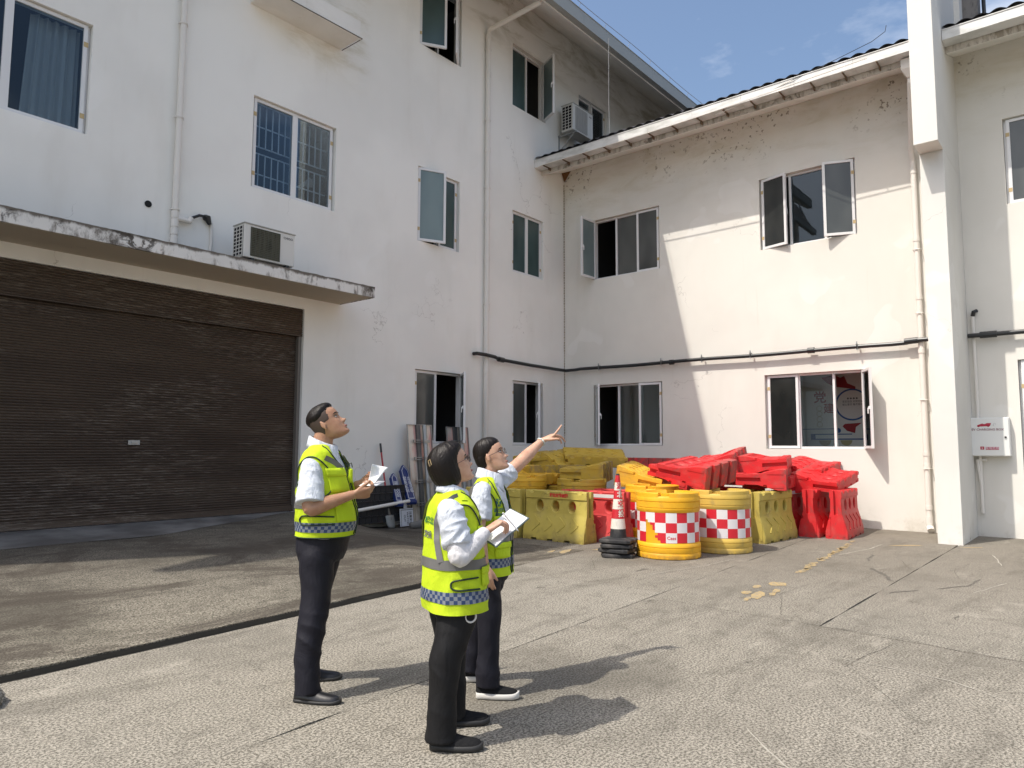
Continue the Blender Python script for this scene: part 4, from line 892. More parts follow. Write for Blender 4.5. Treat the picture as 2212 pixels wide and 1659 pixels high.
sh = thing('shovel', 'shovel with red handle leaning blade-down on the white wall', 'shovel', (8.9, 10.35, 0))
d = Vector((8.66, 10.66, 1.56))-Vector((8.87, 10.38, .3))
m = MB(); a = Vector((8.86, 10.39, .34)); m.tube([a, Vector((8.875, 10.64, 1.42))], .016, 10); m.build('handle', mat('red_paint', (.38, .02, .025), .4), sh)
m = MB(); m.tube([Vector((8.875, 10.637, 1.40)), Vector((8.878, 10.67, 1.57))], .02, 10); m.build('grip', M_BLACK, sh)
m = MB(); m.tube([Vector((8.895, 10.36, .16)), Vector((8.855, 10.40, .42))], [.03, .019], 10); m.build('socket', mat('worn_steel', (.2, .18, .16), .5, .6), sh)
m = MB(); P_ = []
for j in range(7):
    t = j/6; z = .245-.235*t; w_ = .105*(1-.0*t)*(1 if t < .75 else 1-.35*(t-.75)/.25)
    for i in range(9): u = -1+2*i/8; P_.append((8.885+.03*t+u*w_, 10.37-.04*t+.03*u*u-.02, z))
m.add(P_, [(j*9+i, j*9+i+1, j*9+i+10, j*9+i+9) for j in range(6) for i in range(8)]); o = m.build('blade', mat('scraped_steel', (.30, .31, .30), .5, .35), sh, smooth=True); sl = o.modifiers.new('s', 'SOLIDIFY'); sl.thickness = .004
# blue arrow boards
M_BLUE = mat('sign_blue', (.012, .03, .15), .4); M_WSG = mat('sign_white', (.62, .63, .66), .5)
def arrow_board(label, base, top, wd, body, size, cols=1):
    t = thing('arrow_sign', label, 'sign', base, group='blue pointed signs lying on the bench')
    b0 = Vector(base); ax = (Vector(top)-b0); Lh = ax.length; ax.normalize(); sx = Vector((1, 0, 0)); sx = (sx-ax*sx.dot(ax)).normalized(); nr = sx.cross(ax)
    if nr.y > 0: nr = -nr
    P = lambda u, v, d: b0+sx*u+ax*v+nr*d
    def outline(k): return [(-wd/2+k, k), (wd/2-k, k), (wd/2-k, Lh-wd*.62-k*.2), (0, Lh-k*1.3), (-wd/2+k, Lh-wd*.62-k*.2)]
    m = MB(); m.loft([[P(u, v, -.03) for u, v in outline(0)], [P(u, v, .03) for u, v in outline(0)]]); m.build('board', M_BLUE, t)
    m = MB(); oo, ii = outline(.018), outline(.030); vs = [P(u, v, .0315) for u, v in oo]+[P(u, v, .0315) for u, v in ii]; m.add(vs, [(i, (i+1) % 5, 5+(i+1) % 5, 5+i) for i in range(5)]); m.build('border_line', M_WSG, t, fix=False)
    text_mesh(body, size, lambda u, v: P(u, Lh*.42+v, .033), M_WSG, 'sign_lettering', t, sp=.95, bold=.001)
    m = MB(); m.tube([P(-wd/2+.005, -.04, 0), P(wd/2-.005, -.04, 0)], .055, 14); m.build('foot_roll', M_BLUE, t)
arrow_board('smaller blue pointed sign with one column of white lettering', (9.03, 10.30, .48), (9.08, 10.55, 1.00), .155, '湖\n北\n交\n投', .085)
arrow_board('larger blue pointed sign with two columns of white lettering, beside the tall panel', (9.36, 10.32, .50), (9.385, 10.62, 1.15), .19, '服 欢\n务 迎\n区 光\n站 临', .085)
# dark stacked trays and white pole behind the shovel
tr = thing('tray_stack', 'stack of dark plastic trays against the foot of the white wall', 'tray', (8.4, 10.5, .05))
M_TRAY = mat('dark_tray', (.020, .021, .024), .6)
for k in range(5):
    m = MB(); z = .12+k*.135; x0, x1 = 8.0+.03*k, 9.25; y0 = 10.38
    m.box(x0, x1, y0, 10.70, z, z+.02); m.box(x0, x1, y0, y0+.012, z+.02, z+.12); m.box(x0-.012, x1+.012, y0-.015, y0+.012, z+.12, z+.133); m.box(x0, x0+.012, y0+.012, 10.7, z+.02, z+.12)
    for q_ in range(9): x = x0+.06+q_*(x1-x0-.1)/8.5; m.box(x, x+.012, y0-.010, y0, z+.025, z+.118)
    m.build('tray', M_TRAY, tr)
pl_ = MB(); pl_.tube([(7.75, 10.26, .36), (9.26, 10.26, .49)], .032, 14); tag(pl_.build('white_pole', M_PIPE), 'white plastic pole lying across the dark trays behind the shovel', 'pole')
ws = thing('caution_sign', 'white WATCH OUT floor sign lying sideways below the blue signs', 'sign', (9.22, 10.28, .02))
WS = lambda u, v, d: Vector((9.23+u, 10.27+.10*v-d, .02+v))
m = MB(); wbox(m, WS, -.16, .17, .0, .33, -.02, 0); wbox(m, WS, -.06, .02, .33, .42, -.02, 0); o = m.build('board', M_WSG, ws); bv = o.modifiers.new('b', 'BEVEL'); bv.width = .012; bv.segments = 2
m = MB()
for (a, b, c, d) in ((-.14, -.132, .0, .31), (-.132, .17, .302, .31)): wbox(m, WS, a, b, c, d, .0005, .0025)
m.build('border_line', M_BLACK, ws)
text_mesh('注意安全\nWATCH\nOUT', .062, lambda u, v: WS(.02+v, .15-u, .002), M_BLACK, 'sign_lettering', ws, sp=1.15, bold=.001)
# rolled grey sack and bits at the foot of the boards
m = MB(); m.tube([(9.1, 10.05, .06), (9.35, 10.0, .075), (9.7, 10.02, .07), (10.2, 10.05, .08), (10.7, 10.1, .06)], [.05, .085, .07, .09, .05], 14)
o = m.build('grey_sack', mat('grey_sack', (.16, .155, .145), .9), smooth=True)
for v in o.data.vertices: v.co += Vector(v.normal)*.035*noise.noise(v.co*7)
tag(o, 'crumpled grey sack lying on the ground at the foot of the tall sign panels', 'sack')
m = MB(); m.lathe([(.0, .0), (.06, .0), (.075, .05), (.06, .10), (.0, .11)], (6.6, 5.75, 0), 12); 
for i in range(16): m.tube([(6.6, 5.75, .05), (6.6+rnd.uniform(-.12, .12), 5.75+rnd.uniform(-.12, .12), rnd.uniform(.0, .15))], .012, 5)
o = m.build('dark_rag', mat('dark_rag', (.03, .012, .015), .9)); tag(o, 'small dark rag bundle on the yard right of the pointing woman', 'rag')
# broken concrete lump at the left edge
m = MB(); m.lathe([(.0, .0), (.15, .005), (.17, .05), (.12, .10), (.0, .12)], (0, 0, 0), 12)
o = m.build('concrete_lump', M_CONC2, smooth=False, rel=True); o.location = (1.30, 5.12, 0)
for v in o.data.vertices: v.co += Vector((noise.noise(v.co*9), noise.noise(v.co*9+Vector((5, 0, 0))), .4*noise.noise(v.co*9+Vector((9, 0, 0)))))*.06
tag(o, 'broken lump of pale concrete lying at the left edge, in front of the apron', 'rubble')

# ---- air conditioners
M_AC = mat('ac_casing', (.64, .63, .59), .45); M_ACG = fascia_mat('ac_grille_dirty', (.10, .10, .07), (.03, .03, .02), .7)
def air_con(label, x0, x1, y0, y1, z0, z1, feet, old):
    t = thing('air_conditioner', label, 'air conditioner', (x0, y1, z0)); m = MB(); m.box(x0, x1, y0, y1, z0, z1); o = m.build('casing', M_AC, t); bv = o.modifiers.new('b', 'BEVEL'); bv.width = .012; bv.segments = 2
    h = z1-z0; wx = x1-x0; xa, xb_ = x0+.12*wx, x0+.70*wx
    m = MB(); m.box(xa, xb_, y0-.006, y0-.001, z0+.06*h, z1-.07*h); o = m.build('fan_recess', M_ACG if old else mat('ac_fan_pale', (.42, .42, .40), .6), t); bv = o.modifiers.new('b', 'BEVEL'); bv.width = .002
    m = MB(); n = 16
    for i in range(n+1):
        z = z0+.07*h+(h*.85)*i/n; m.box(xa+.01, xb_-.01, y0-.014, y0-.010, z-.003, z+.003)
    for i in range(8): x = xa+.01+(xb_-xa-.02)*i/7; m.box(x-.003, x+.003, y0-.018, y0-.014, z0+.07*h, z1-.08*h)
    m.build('fan_grille', mat('grille_wire', (.10, .10, .08) if old else (.45, .45, .43), .6), t)
    m = MB(); m.box(x0-.004, x0+.003, y0+.03, y1-.03, z0+.06*h, z1-.05*h); m.build('side_vent', M_DARK, t)
    m = MB()
    for i in range(9): z = z0+.06*h+.88*h*i/8; m.box(x0-.010, x0-.004, y0+.03, y1-.03, z-.006, z+.006)
    for i in range(4): y = y0+.03+(y1-y0-.06)*i/3; m.box(x0-.014, x0-.010, y-.008, y+.008, z0+.05*h, z1-.05*h)
    m.build('side_grille', M_AC, t)
    m = MB(); m.box(x0-.01, x1+.01, y0-.012, y1+.01, z1+.001, z1+.016); m.build('lid', mat('ac_lid', (.40, .40, .37), .6), t)
    text_mesh('CHIGO' if old else 'GREE', .052, lambda u, v: Vector((x0+.86*wx+u, y0-.0025, z1-.16*h+v)), M_BLACK, 'logo', t, bold=.001)
    if feet:
        m = MB()
        for x in (x0+.12, x1-.16): m.box(x, x+.05, y0-.02, y1+.02, z0-.05, z0-.001)
        m.build('foot', M_BLACK, t)
    return t
air_con('old air conditioner with dark dirty fan grille, standing on the canopy over the roller door', 5.57, 6.45, 9.98, 10.30, 4.38, 4.90, True, True)
ac = air_con('pale air conditioner bracketed on the wall above the wing roof', 14.62, 15.55, 10.22, 10.58, 9.66, 10.36, False, False)
m = MB()
for x in (14.7, 15.4):
    m.box(x, x+.03, 10.16, YA, 9.60, 9.63); m.box(x, x+.03, YA-.03, YA, 9.15, 9.66); m.tube([(x+.015, 10.25, 9.6), (x+.015, YA-.02, 9.2)], .014, 6)
m.build('wall_bracket', M_METAL, ac)
m = MB(); m.tube([(15.56, 10.3, 9.75), (15.66, 10.2, 9.5), (15.5, 10.0, 9.35), (15.1, 10.3, 9.25)], .02, 8); m.build('refrigerant_pipe', M_PIPE, ac)

# ================================================================== people
def skin_mat(name, base):
    m = mat(name, base, .48, spec=.4); g = G(m); p = g.pos((1, 1, 1), True); b = m.node_tree.nodes['Principled BSDF']
    b.inputs['Subsurface Weight'].default_value = .12; b.inputs['Subsurface Radius'].default_value = (.012, .004, .002); b.inputs['Subsurface Scale'].default_value = 1
    g.col(g.mix(g.ramp(g.noise(p, 22, 4), .35, .7), base, tuple(x*k for x, k in zip(base, (.86, .78, .75))))); g.bump(g.noise(p, 180, 2), .12, .0015); return m
def cloth(name, base, rough=.8, sheen=.2, bump=.25, sc=14, fine=900):
    m = mat(name, base, rough, spec=.3); g = G(m); p = g.pos((1, 1, 1), True); b = m.node_tree.nodes['Principled BSDF']; b.inputs['Sheen Weight'].default_value = sheen
    q = g.pos((1, 1, .55), True); cr_ = g.noise(q, sc, 4, .55, .8)
    g.col(g.mix(g.ramp(g.noise(p, 5, 4), .3, .7), base, tuple(x*.86 for x in base))); g.bump(g.math('ADD', cr_, g.mul(g.noise(p, fine, 1), .03)), bump, .02); return m
SKIN = skin_mat('skin_tan', (.40, .225, .14)); SKINF = skin_mat('skin_fair', (.56, .34, .235))
M_VEST = cloth('hi_vis_yellow', (.52, .68, .018), .75, .0, .8, 8)
M_SHIRT = cloth('pale_blue_shirt', (.60, .64, .70), .85, .05, 1.0, 15)
M_SHIRTW = cloth('white_sleeve', (.66, .65, .66), .85, .05, .8, 20)
M_TRS = cloth('dark_navy_trousers', (.009, .009, .016), .7, .0, .6, 8)
M_TRSB = cloth('black_trousers', (.007, .007, .008), .7, .0, .6, 8)
M_TAPEG = mat('reflective_grey_tape', (.14, .138, .135), .45); M_PIPG = mat('dark_green_piping', (.012, .03, .018), .7)
M_CHB, M_CHG = mat('check_blue', (.025, .05, .13), .6), mat('check_grey', (.20, .22, .25), .5)
M_HAIR = mat('black_hair', (.012, .009, .008), .42, spec=.25); g = G(M_HAIR); q = g.pos((1, 1, .12), True); g.bump(g.noise(q, 220, 4), .6, .003); g.col(g.mix(g.noise(q, 60, 2), (.004, .0035, .003), (.014, .009, .007)))
M_HAIRM = mat('cropped_hair', (.02, .015, .012), .6); g = G(M_HAIRM); q = g.pos((1, 1, 1), True)
M_FADE = mat('shaved_sides', (.055, .035, .026), .7)
M_LEATH = mat('black_leather', (.012, .012, .013), .28); M_SOLE = mat('black_sole', (.02, .02, .02), .6); M_SOLEW = mat('white_sole', (.62, .60, .56), .55); M_MESHB = cloth('black_knit', (.009, .009, .010), .85, .0, .3, 30)
M_EYE = mat('eye_white', (.55, .52, .5), .2); M_IRIS = mat('iris_dark', (.02, .012, .008), .15); M_LIP = mat('lip', (.32, .12, .10), .45); M_LENS = glass('spectacle_lens', (1, 1, 1), .92, .8)
M_PAPER = mat('paper', (.82, .82, .82), .7); M_INK = mat('ink', (.12, .12, .13), .7); M_BRD = mat('clipboard_back', (.10, .13, .13), .5)
M_LOGO = mat('logo_teal', (.01, .10, .12), .6)
def V(*a): return Vector(a)
def crv(pts, n=6):
    """Catmull-Rom through control tuples of any length"""
    out = []; P = [list(p) for p in pts]; P = [[2*a-b for a, b in zip(P[0], P[1])]]+P+[[2*a-b for a, b in zip(P[-1], P[-2])]]
    for i in range(1, len(P)-2):
        for k in range(n):
            t = k/n; out.append([.5*((2*p1)+(-p0+p2)*t+(2*p0-5*p1+4*p2-p3)*t*t+(-p0+3*p1-3*p2+p3)*t**3) for p0, p1, p2, p3 in zip(P[i-1], P[i], P[i+1], P[i+2])])
    out.append(P[-2]); return out
def limb(m, pts, n=16, k=6):
    """pts: (x,y,z,r)"""
    c = crv(pts, k); m.tube([p[:3] for p in c], [max(.002, p[3]) for p in c], n)
def remeshed(name, m, voxel, it, mtl, parent, disp=None, fac=.5):
    me = m.mesh(name); bm = bmesh.new(); bm.from_mesh(me); bmesh.ops.recalc_face_normals(bm, faces=bm.faces); bm.to_mesh(me); bm.free()
    o = bpy.data.objects.new('tmp', me); COL.objects.link(o)
    r = o.modifiers.new('r', 'REMESH'); r.mode = 'VOXEL'; r.voxel_size = voxel
    if it: s = o.modifiers.new('s', 'SMOOTH'); s.factor = fac; s.iterations = it
    bpy.context.view_layer.update(); me2 = evalmesh(o); bpy.data.objects.remove(o); me2.name = name; me2.materials.clear()
    if disp:
        ns = [v.normal.copy() for v in me2.vertices]
        for v, nn in zip(me2.vertices, ns): v.co += nn*disp(v.co)
    return link(name, me2, mtl, parent, True, True)
class Torso:
    def __init__(s, rows, folds=.006, seed=0, ex=2.35): s.r = rows; s.f = folds; s.seed = seed; s.ex = ex; s.n = len(rows)-1; s.tab = [(i*s.n/400, crv_at(rows, i*s.n/400)[0]) for i in range(401)]
    def t(s, z):
        for (a, za), (b, zb) in zip(s.tab, s.tab[1:]):
            if zb >= z: return a+(b-a)*(z-za)/max(1e-6, zb-za)
        return s.n
    def P(s, th, t, off=0.0):
        z, xb, xf, hw = crv_at(s.r, t)[:4]; c, q = math.cos(th), math.sin(th); e = 2/s.ex
        x = (xb+xf)/2+(xf-xb)/2*math.copysign(abs(c)**e, c); y = hw*math.copysign(abs(q)**e, q)
        u = t/s.n; damp = min(1, (1-u)*3)
        d = off+s.f*damp*(noise.noise(Vector((x*7, y*7, z*4+s.seed)))*1.3+.6*noise.noise(Vector((x*17, y*17, z*10+s.seed)))+.75*(1-2.4*abs(noise.noise(Vector((y*5+x*3+z*9, x*6-y*4+z*2, z*2.5+s.seed*3))))))
        rr_ = math.hypot(x-(xb+xf)/2, y)+1e-6
        return Vector((x+(x-(xb+xf)/2)/rr_*d, y+y/rr_*d, z+.0*off))
    def Z(s, th, z, off=0.0): return s.P(th, s.t(z), off)
def crv_at(rows, t):
    i = min(int(t), len(rows)-2); f = t-i; p1, p2 = rows[i], rows[i+1]; p0 = rows[i-1] if i else [2*a-b for a, b in zip(p1, p2)]; p3 = rows[i+2] if i+2 < len(rows) else [2*b-a for a, b in zip(p1, p2)]
    return [.5*((2*b)+(-a+c)*f+(2*a-5*b+4*c-d)*f*f+(-a+3*b-3*c+d)*f**3) for a, b, c, d in zip(p0, p1, p2, p3)]
def vest_mesh(T, vf, hole=None, nth=120, nt=70, hemdip=0):
    m = MB(); P_ = []; keep = []
    for j in range(nt+1):
        for i in range(nth): P_.append(T.P(2*PI*i/nth, T.n*j/nt))
    for j in range(nt):
        for i in range(nth):
            th = 2*PI*(i+.5)/nth; th = th-2*PI if th > PI else th; z = crv_at(T.r, T.n*(j+.5)/nt)[0]
            if abs(th) < vf(z): continue
            keep.append((j*nth+i, j*nth+(i+1) % nth, (j+1)*nth+(i+1) % nth, (j+1)*nth+i))
    m.add(P_, keep); return m
def ribbon(T, path, wd, off, n=60, thick=0):
    """strip lying on the torso surface along a path of (theta deg, z)"""
    c = crv([(a, z) for a, z in path], max(4, n//len(path))); pts = [T.Z(math.radians(a), z, off) for a, z in c]; m = MB(); vs = []
    for i, p in enumerate(pts):
        tg = (pts[min(i+1, len(pts)-1)]-pts[max(0, i-1)]).normalized(); a, z = c[i]; cx = T.Z(math.radians(a), z, off+.02)-p; nn = cx.normalized(); sd = nn.cross(tg).normalized()
        for k in (-1, -.33, .33, 1): vs.append(p+sd*wd/2*k-nn*.0005*abs(k))
    m.add(vs, [(4*i+k, 4*i+4+k, 4*i+5+k, 4*i+1+k) for i in range(len(pts)-1) for k in range(3)]); return m
def band(T, z0, z1, off, th0=-180, th1=180, step=3, tilt=0, rows=1):
    m = MB(); n = int((th1-th0)/step); vs = []
    for j in range(rows+1):
        for i in range(n+1):
            th = th0+(th1-th0)*i/n; vs.append(T.Z(math.radians(th), z0+(z1-z0)*j/rows+tilt*math.cos(math.radians(th)), off))
    m.add(vs, [(j*(n+1)+i, j*(n+1)+i+1, (j+1)*(n+1)+i+1, (j+1)*(n+1)+i) for j in range(rows) for i in range(n)]); return m, n
def hand(m, wr, d, nrm, right, curls, spread=.0, thumb=(.7, .6, .2, .35), sc=1.0, tips=None):
    d = Vector(d).normalized(); nrm = Vector(nrm); nrm = (nrm-d*nrm.dot(d)).normalized(); th = d.cross(nrm)*(1 if right else -1); wr = Vector(wr)
    # palm: rounded slab from wrist to knuckles
    rings = []
    for t, w_, h_ in ((-.03, .026, .022), (0, .027, .02), (.03, .036, .0175), (.06, .041, .0155), (.085, .041, .013), (.098, .034, .009)):
        rings.append([wr+d*t*sc+th*(w_*sc*math.copysign(abs(math.cos(2*PI*j/16))**.75, math.cos(2*PI*j/16)))+nrm*(h_*sc*math.sin(2*PI*j/16)) for j in range(16)])
    m.loft(rings)
    L0 = (.043, .048, .044, .034)
    for i in range(4):
        off = (.031, .011, -.010, -.029)[i]; bl = (.082, .087, .083, .074)[i]; p = wr+d*bl*sc+th*off*sc; ang = 0; pts = [(*(p-d*.02), .0085*sc), (*p, .0092*sc)]; sp = spread*(off*12)
        for k in range(3):
            ang += math.radians(curls[i][k]); q = (d*math.cos(ang)+nrm*math.sin(ang)+th*sp*(1 if k == 0 else .6)).normalized(); p = p+q*L0[i]*sc*(1, .66, .5)[k]; pts.append((*p, (.0085, .0078, .0062)[k]*sc*(.9 if i == 3 else 1)))
        pts.append((*(p+q*.004), .003)); limb(m, pts, 10, 4)
    a, b_, c, bend = thumb; p = wr+d*.022*sc+th*.022*sc; q = (d*a+th*b_+nrm*c).normalized(); p1 = p+q*.042*sc; q2 = (q+d*bend).normalized(); p2 = p1+q2*.034*sc; p3 = p2+(q2+nrm*.15).normalized()*.024*sc
    limb(m, [(*(p-q*.01), .012*sc), (*p, .0135*sc), (*p1, .0115*sc), (*p2, .0098*sc), (*p3, .0065*sc)], 10, 4)
HEAD = [(-.120, .050, .078, .012), (-.116, .025, .088, .030), (-.104, -.010, .093, .045), (-.085, -.045, .091, .055), (-.060, -.070, .090, .062), (-.030, -.086, .091, .068), (.000, -.096, .092, .073), (.030, -.101, .096, .076), (.060, -.102, .096, .0765), (.085, -.096, .087, .072), (.108, -.080, .068, .060), (.124, -.055, .042, .042), (.133, -.02, .010, .020), (.134, -.008, -.004, .004)]
def gs(x, s): return math.exp(-(x/s)**2)
def head_pt(th, t, female=False):
    z, xb, xf, w_ = crv_at(HEAD, t); c, q = math.cos(th), math.sin(th); e = 2/2.25
    x = (xb+xf)/2+(xf-xb)/2*math.copysign(abs(c)**e, c); y = w_*math.copysign(abs(q)**e, q)
    if c > 0:
        f = 0
        nz = z+.036; prof = gs(nz, .012)*.016+(max(0, min(1, (.018-z)/.05))*gs(max(0, -nz), .010)*.016 if z > -.05 else 0)
        f += prof*gs(y, .0125)                       # nose
        f += gs(nz+.002, .009)*.006*gs(abs(y)-.013, .007)   # nostril wings
        f -= .012*gs(z-.012, .014)*gs(abs(y)-.032, .018)    # eye sockets
        f += .004*gs(z-.033, .010)*gs(abs(y)-.028, .024)    # brow
        f += .006*gs(z+.066, .006)*gs(y, .022)+.006*gs(z+.080, .006)*gs(y, .019)-.003*gs(z+.073, .003)*gs(y, .024)
        f += .006*gs(z+.106, .012)*gs(y, .022)-.003*gs(z+.092, .007)*gs(y, .02)
        f += .004*gs(z+.035, .025)*gs(abs(y)-.045, .018)    # cheeks
        x += f*min(1, c*1.6)
    return Vector((x, y, z))
def build_head(m, M, female=False):
    nt, nth = 88, 96; rings = []
    for j in range(nt+1): rings.append([M @ head_pt(2*PI*i/nth, (len(HEAD)-1)*j/nt, female) for i in range(nth)])
    m.loft(rings)
    for s in (1, -1):   # ears
        rr_ = []
        for k in range(9):
            a = k/8; h_ = .031*math.sin(PI*min(1, a*1.02))+.004; zc = -.036+.066*a
            rr_.append([M @ Vector((-.010-.004*a+(.015 if k in (2, 3, 4, 5, 6) else .010)*math.cos(2*PI*i/12)*(.7+.5*a)*math.sin(PI*a*.9+.25), s*(.073+.0085+.006*math.sin(2*PI*i/12)+.004*abs(math.cos(2*PI*i/12)*(1 if math.cos(2*PI*i/12) < 0 else .2))), zc)) for i in range(12)])
        m.loft(rr_)
def face_bits(M, root, hm, mouth_open=False, brows=.0042):
    m = MB()
    for s in (1, -1):
        c = M @ V(.0775, s*.032, .010); m.loft([[c+(M.to_3x3() @ V(.0080*math.sin(a), .0125*math.cos(2*PI*j/12)*math.cos(a), .0050*math.sin(2*PI*j/12)*math.cos(a))) for j in range(12)] for a in [-.6, 0, .5, .9, 1.3, 1.54]])
    m.build('eye', M_EYE, root, True, rel=True)
    m = MB()
    for s in (1, -1):
        c = M @ V(.0790, s*.032, .0115); m.loft([[c+(M.to_3x3() @ V(.0078*math.sin(a), .0062*math.cos(2*PI*j/12)*math.cos(a), .0050*math.sin(2*PI*j/12)*math.cos(a))) for j in range(12)] for a in [0, .5, .9, 1.3, 1.54]])
    m.build('iris', M_IRIS, root, True, rel=True)
    m = MB()
    for s in (1, -1): m.tube([M @ V(.0935, s*.013, .028), M @ V(.0945, s*.025, .034), M @ V(.089, s*.038, .035), M @ V(.078, s*.050, .029)], [.0025, brows, brows*.9, .0015], 8)
    for s in (1, -1): m.tube([M @ V(.0865, s*.019, .014), M @ V(.0875, s*.030, .0195), M @ V(.081, s*.043, .015)], .0016, 6)
    m.build('eyebrow', hm, root, True, rel=True)
    m = MB(); m.tube([M @ V(.088, -.024, -.073), M @ V(.0965, -.012, -.071), M @ V(.0985, 0, -.0725), M @ V(.0965, .012, -.071), M @ V(.088, .024, -.073)], [.002, .0045, .005, .0045, .002], 8)
    m.build('lips', M_LIP, root, True, rel=True)
def shell_hair(name, M, fn, mtl, root, nt=110, nth=140):
    """surface hugging the head, proud of it by fn(th, p) (negative = hidden under the skin)"""
    rings = []
    for j in range(nt+1):
        r_ = []
        for i in range(nth):
            th = 2*PI*i/nth; th = th-2*PI if th > PI else th; p = head_pt(th, (len(HEAD)-1)*j/nt); c = Vector((-.003, 0, .02)); nn = (p-c).normalized(); r_.append(M @ (p+nn*fn(th, p)))
        rings.append(r_)
    m = MB(); m.loft(rings); return m.build(name, mtl, root, True, rel=True)
def loft_hair(name, M, rows, mtl, root, amp=.005, seed=0, extra=None, ex=2.2):
    nt, nth = 90, 120; rings = []
    for j in range(nt+1):
        z, xb, xf, w_ = crv_at(rows, (len(rows)-1)*j/nt); r_ = []
        for i in range(nth):
            th = 2*PI*i/nth; c, q = math.cos(th), math.sin(th); e = 2/ex
            x = (xb+xf)/2+(xf-xb)/2*math.copysign(abs(c)**e, c); y = w_*math.copysign(abs(q)**e, q); nn = Vector((x, y, z*.5)).normalized()
            d = amp*noise.noise(Vector((math.atan2(y, x)*9, z*5, seed)))+amp*.6*noise.noise(Vector((math.atan2(y, x)*26, z*9, seed+5)))
            zz = z
            if j < 8: zz += (.016*noise.noise(Vector((th*9, 1, seed)))+.010*noise.noise(Vector((th*25, 2, seed))))*(1-j/8)
            r_.append(M @ (Vector((x, y, zz))+nn*d))
        rings.append(r_)
    m = MB(); m.loft(rings)
    if extra: extra(m)
    return m.build(name, mtl, root, True, rel=True)
def glasses(M, root, y=.034):
    m = MB()
    for s in (1, -1):
        m.tube([M @ V(.107-.006*abs(math.cos(a))*.5, s*(y+.024*math.cos(a)), .008+.019*math.sin(a)) for a in [2*PI*k/20 for k in range(21)]], .0018, 6)
        m.tube([M @ V(.100, s*(y+.024), .014), M @ V(.06, s*.077, .012), M @ V(-.006, s*.083, .008), M @ V(-.02, s*.082, -.012)], .0016, 6)
    m.tube([M @ V(.107, -.010, .012), M @ V(.110, 0, .015), M @ V(.107, .010, .012)], .0016, 6)
    g_ = m.build('glasses', mat('spectacle_frame', (.05, .035, .03), .3), root, True, rel=True)
    m = MB()
    for s in (1, -1): m.add([M @ V(.106, s*(y+.022*math.cos(a)), .008+.0175*math.sin(a)) for a in [2*PI*k/20 for k in range(20)]], [tuple(range(20))])
    m.build('lens', M_LENS, g_, fix=False, rel=True)
def shoe(root, heel, ln, ang, mtl, sole, wd=.047, hs=.022, name='shoe', tall=.075):
    """heel: (x,y) of the back of the heel in the person's frame; ang: toe direction in degrees"""
    a = math.radians(ang); F = lambda u, v, z: V(heel[0]+u*math.cos(a)-v*math.sin(a), heel[1]+u*math.sin(a)+v*math.cos(a), z)
    def outline(u): return wd*(.72+.28*math.sin(PI*min(1, max(0, (u/ln-.15)/.85))))*math.sqrt(max(.0, 1-max(0, (u/ln-.80)/.2)**2.4))*math.sqrt(max(0, 1-max(0, (.10-u/ln)/.10)**2.5))
    us = [ln*x for x in (.002, .02, .06, .12, .2, .3, .4, .5, .6, .7, .8, .87, .93, .97, .992, .999)]
    m = MB(); rings = []
    for u in us:
        w_ = outline(u)+.004; lift = .008*max(0, (u/ln-.8)/.2)**2
        rings.append([F(u, w_*math.copysign(abs(math.cos(2*PI*j/16))**.5, math.cos(2*PI*j/16)), lift+hs/2+hs/2*math.copysign(abs(math.sin(2*PI*j/16))**.5, math.sin(2*PI*j/16))+.001) for j in range(16)])
    m.loft(rings); s_ = m.build('sole', sole, root, True, rel=True)
    m = MB(); rings = []
    hp = [(0, .6), (.06, .95), (.2, 1.0), (.33, .98), (.45, .80), (.6, .62), (.75, .52), (.88, .45), (.95, .33), (1, .02)]
    for u in us:
        x = u/ln
        for (x0, h0), (x1, h1) in zip(hp, hp[1:]):
            if x0 <= x <= x1: h = h0+(h1-h0)*(x-x0)/(x1-x0); break
        h *= tall; w_ = outline(u)
        rings.append([F(u, w_*math.cos(b)*(1-.35*max(0, math.sin(b))*(h/tall)), hs*.7+h*math.sin(b)) for b in [PI*j/14 for j in range(15)]]+[F(u, -w_*.9, hs*.7), F(u, w_*.9, hs*.7)])
    m.loft(rings); o = m.build(name, mtl, root, True, rel=True)
    m = MB()
    for k in range(4):
        u = ln*(.42+.06*k); m.tube([F(u, -.020, hs*.7+tall*(.70-.075*k)), F(u+.004, 0, hs*.7+tall*(.80-.085*k)), F(u, .020, hs*.7+tall*(.70-.075*k))], .0025, 5)
    m.build('lace', mtl if sole is not M_SOLEW else M_SOLE, o, rel=True)
def wrinkle(s1=9, a1=.006, s2=22, a2=.003, zs=1.0, seed=0):
    def f(p):
        q = Vector((p.x*s1, p.y*s1, p.z*s1*zs+seed)); r = Vector((p.x*s2, p.y*s2, p.z*s2*zs+seed))
        k = 1-abs(noise.noise(q))*2.2; return a1*(k-.3)+a2*noise.noise(r)
    return f
def folds(d, fq, amp, seed=0, low=.25):
    """cloth creases running across direction d"""
    d = Vector(d).normalized(); u = d.orthogonal().normalized(); v = d.cross(u)
    def f(p):
        w_ = .035*noise.noise(p*7+Vector((seed, 0, 0))); k = noise.noise(Vector(((p.dot(d)+w_)*fq*.55, p.dot(u)*fq*.16, p.dot(v)*fq*.16+seed)))
        m_ = .5+.8*noise.noise(p*4+Vector((0, seed, 3))); r = 1-abs(k)*3.2
        return amp*((max(-.6, r)*.8)*max(.15, m_)+low*noise.noise(p*9+Vector((3, 0, seed))))
    return f
def headM(pos, yaw, pitch, roll=0, sc=1.0):
    return Matrix.Translation(pos) @ Matrix.Rotation(math.radians(yaw), 4, 'Z') @ Matrix.Rotation(math.radians(-pitch), 4, 'Y') @ Matrix.Rotation(math.radians(roll), 4, 'X') @ Matrix.Scale(sc, 4)
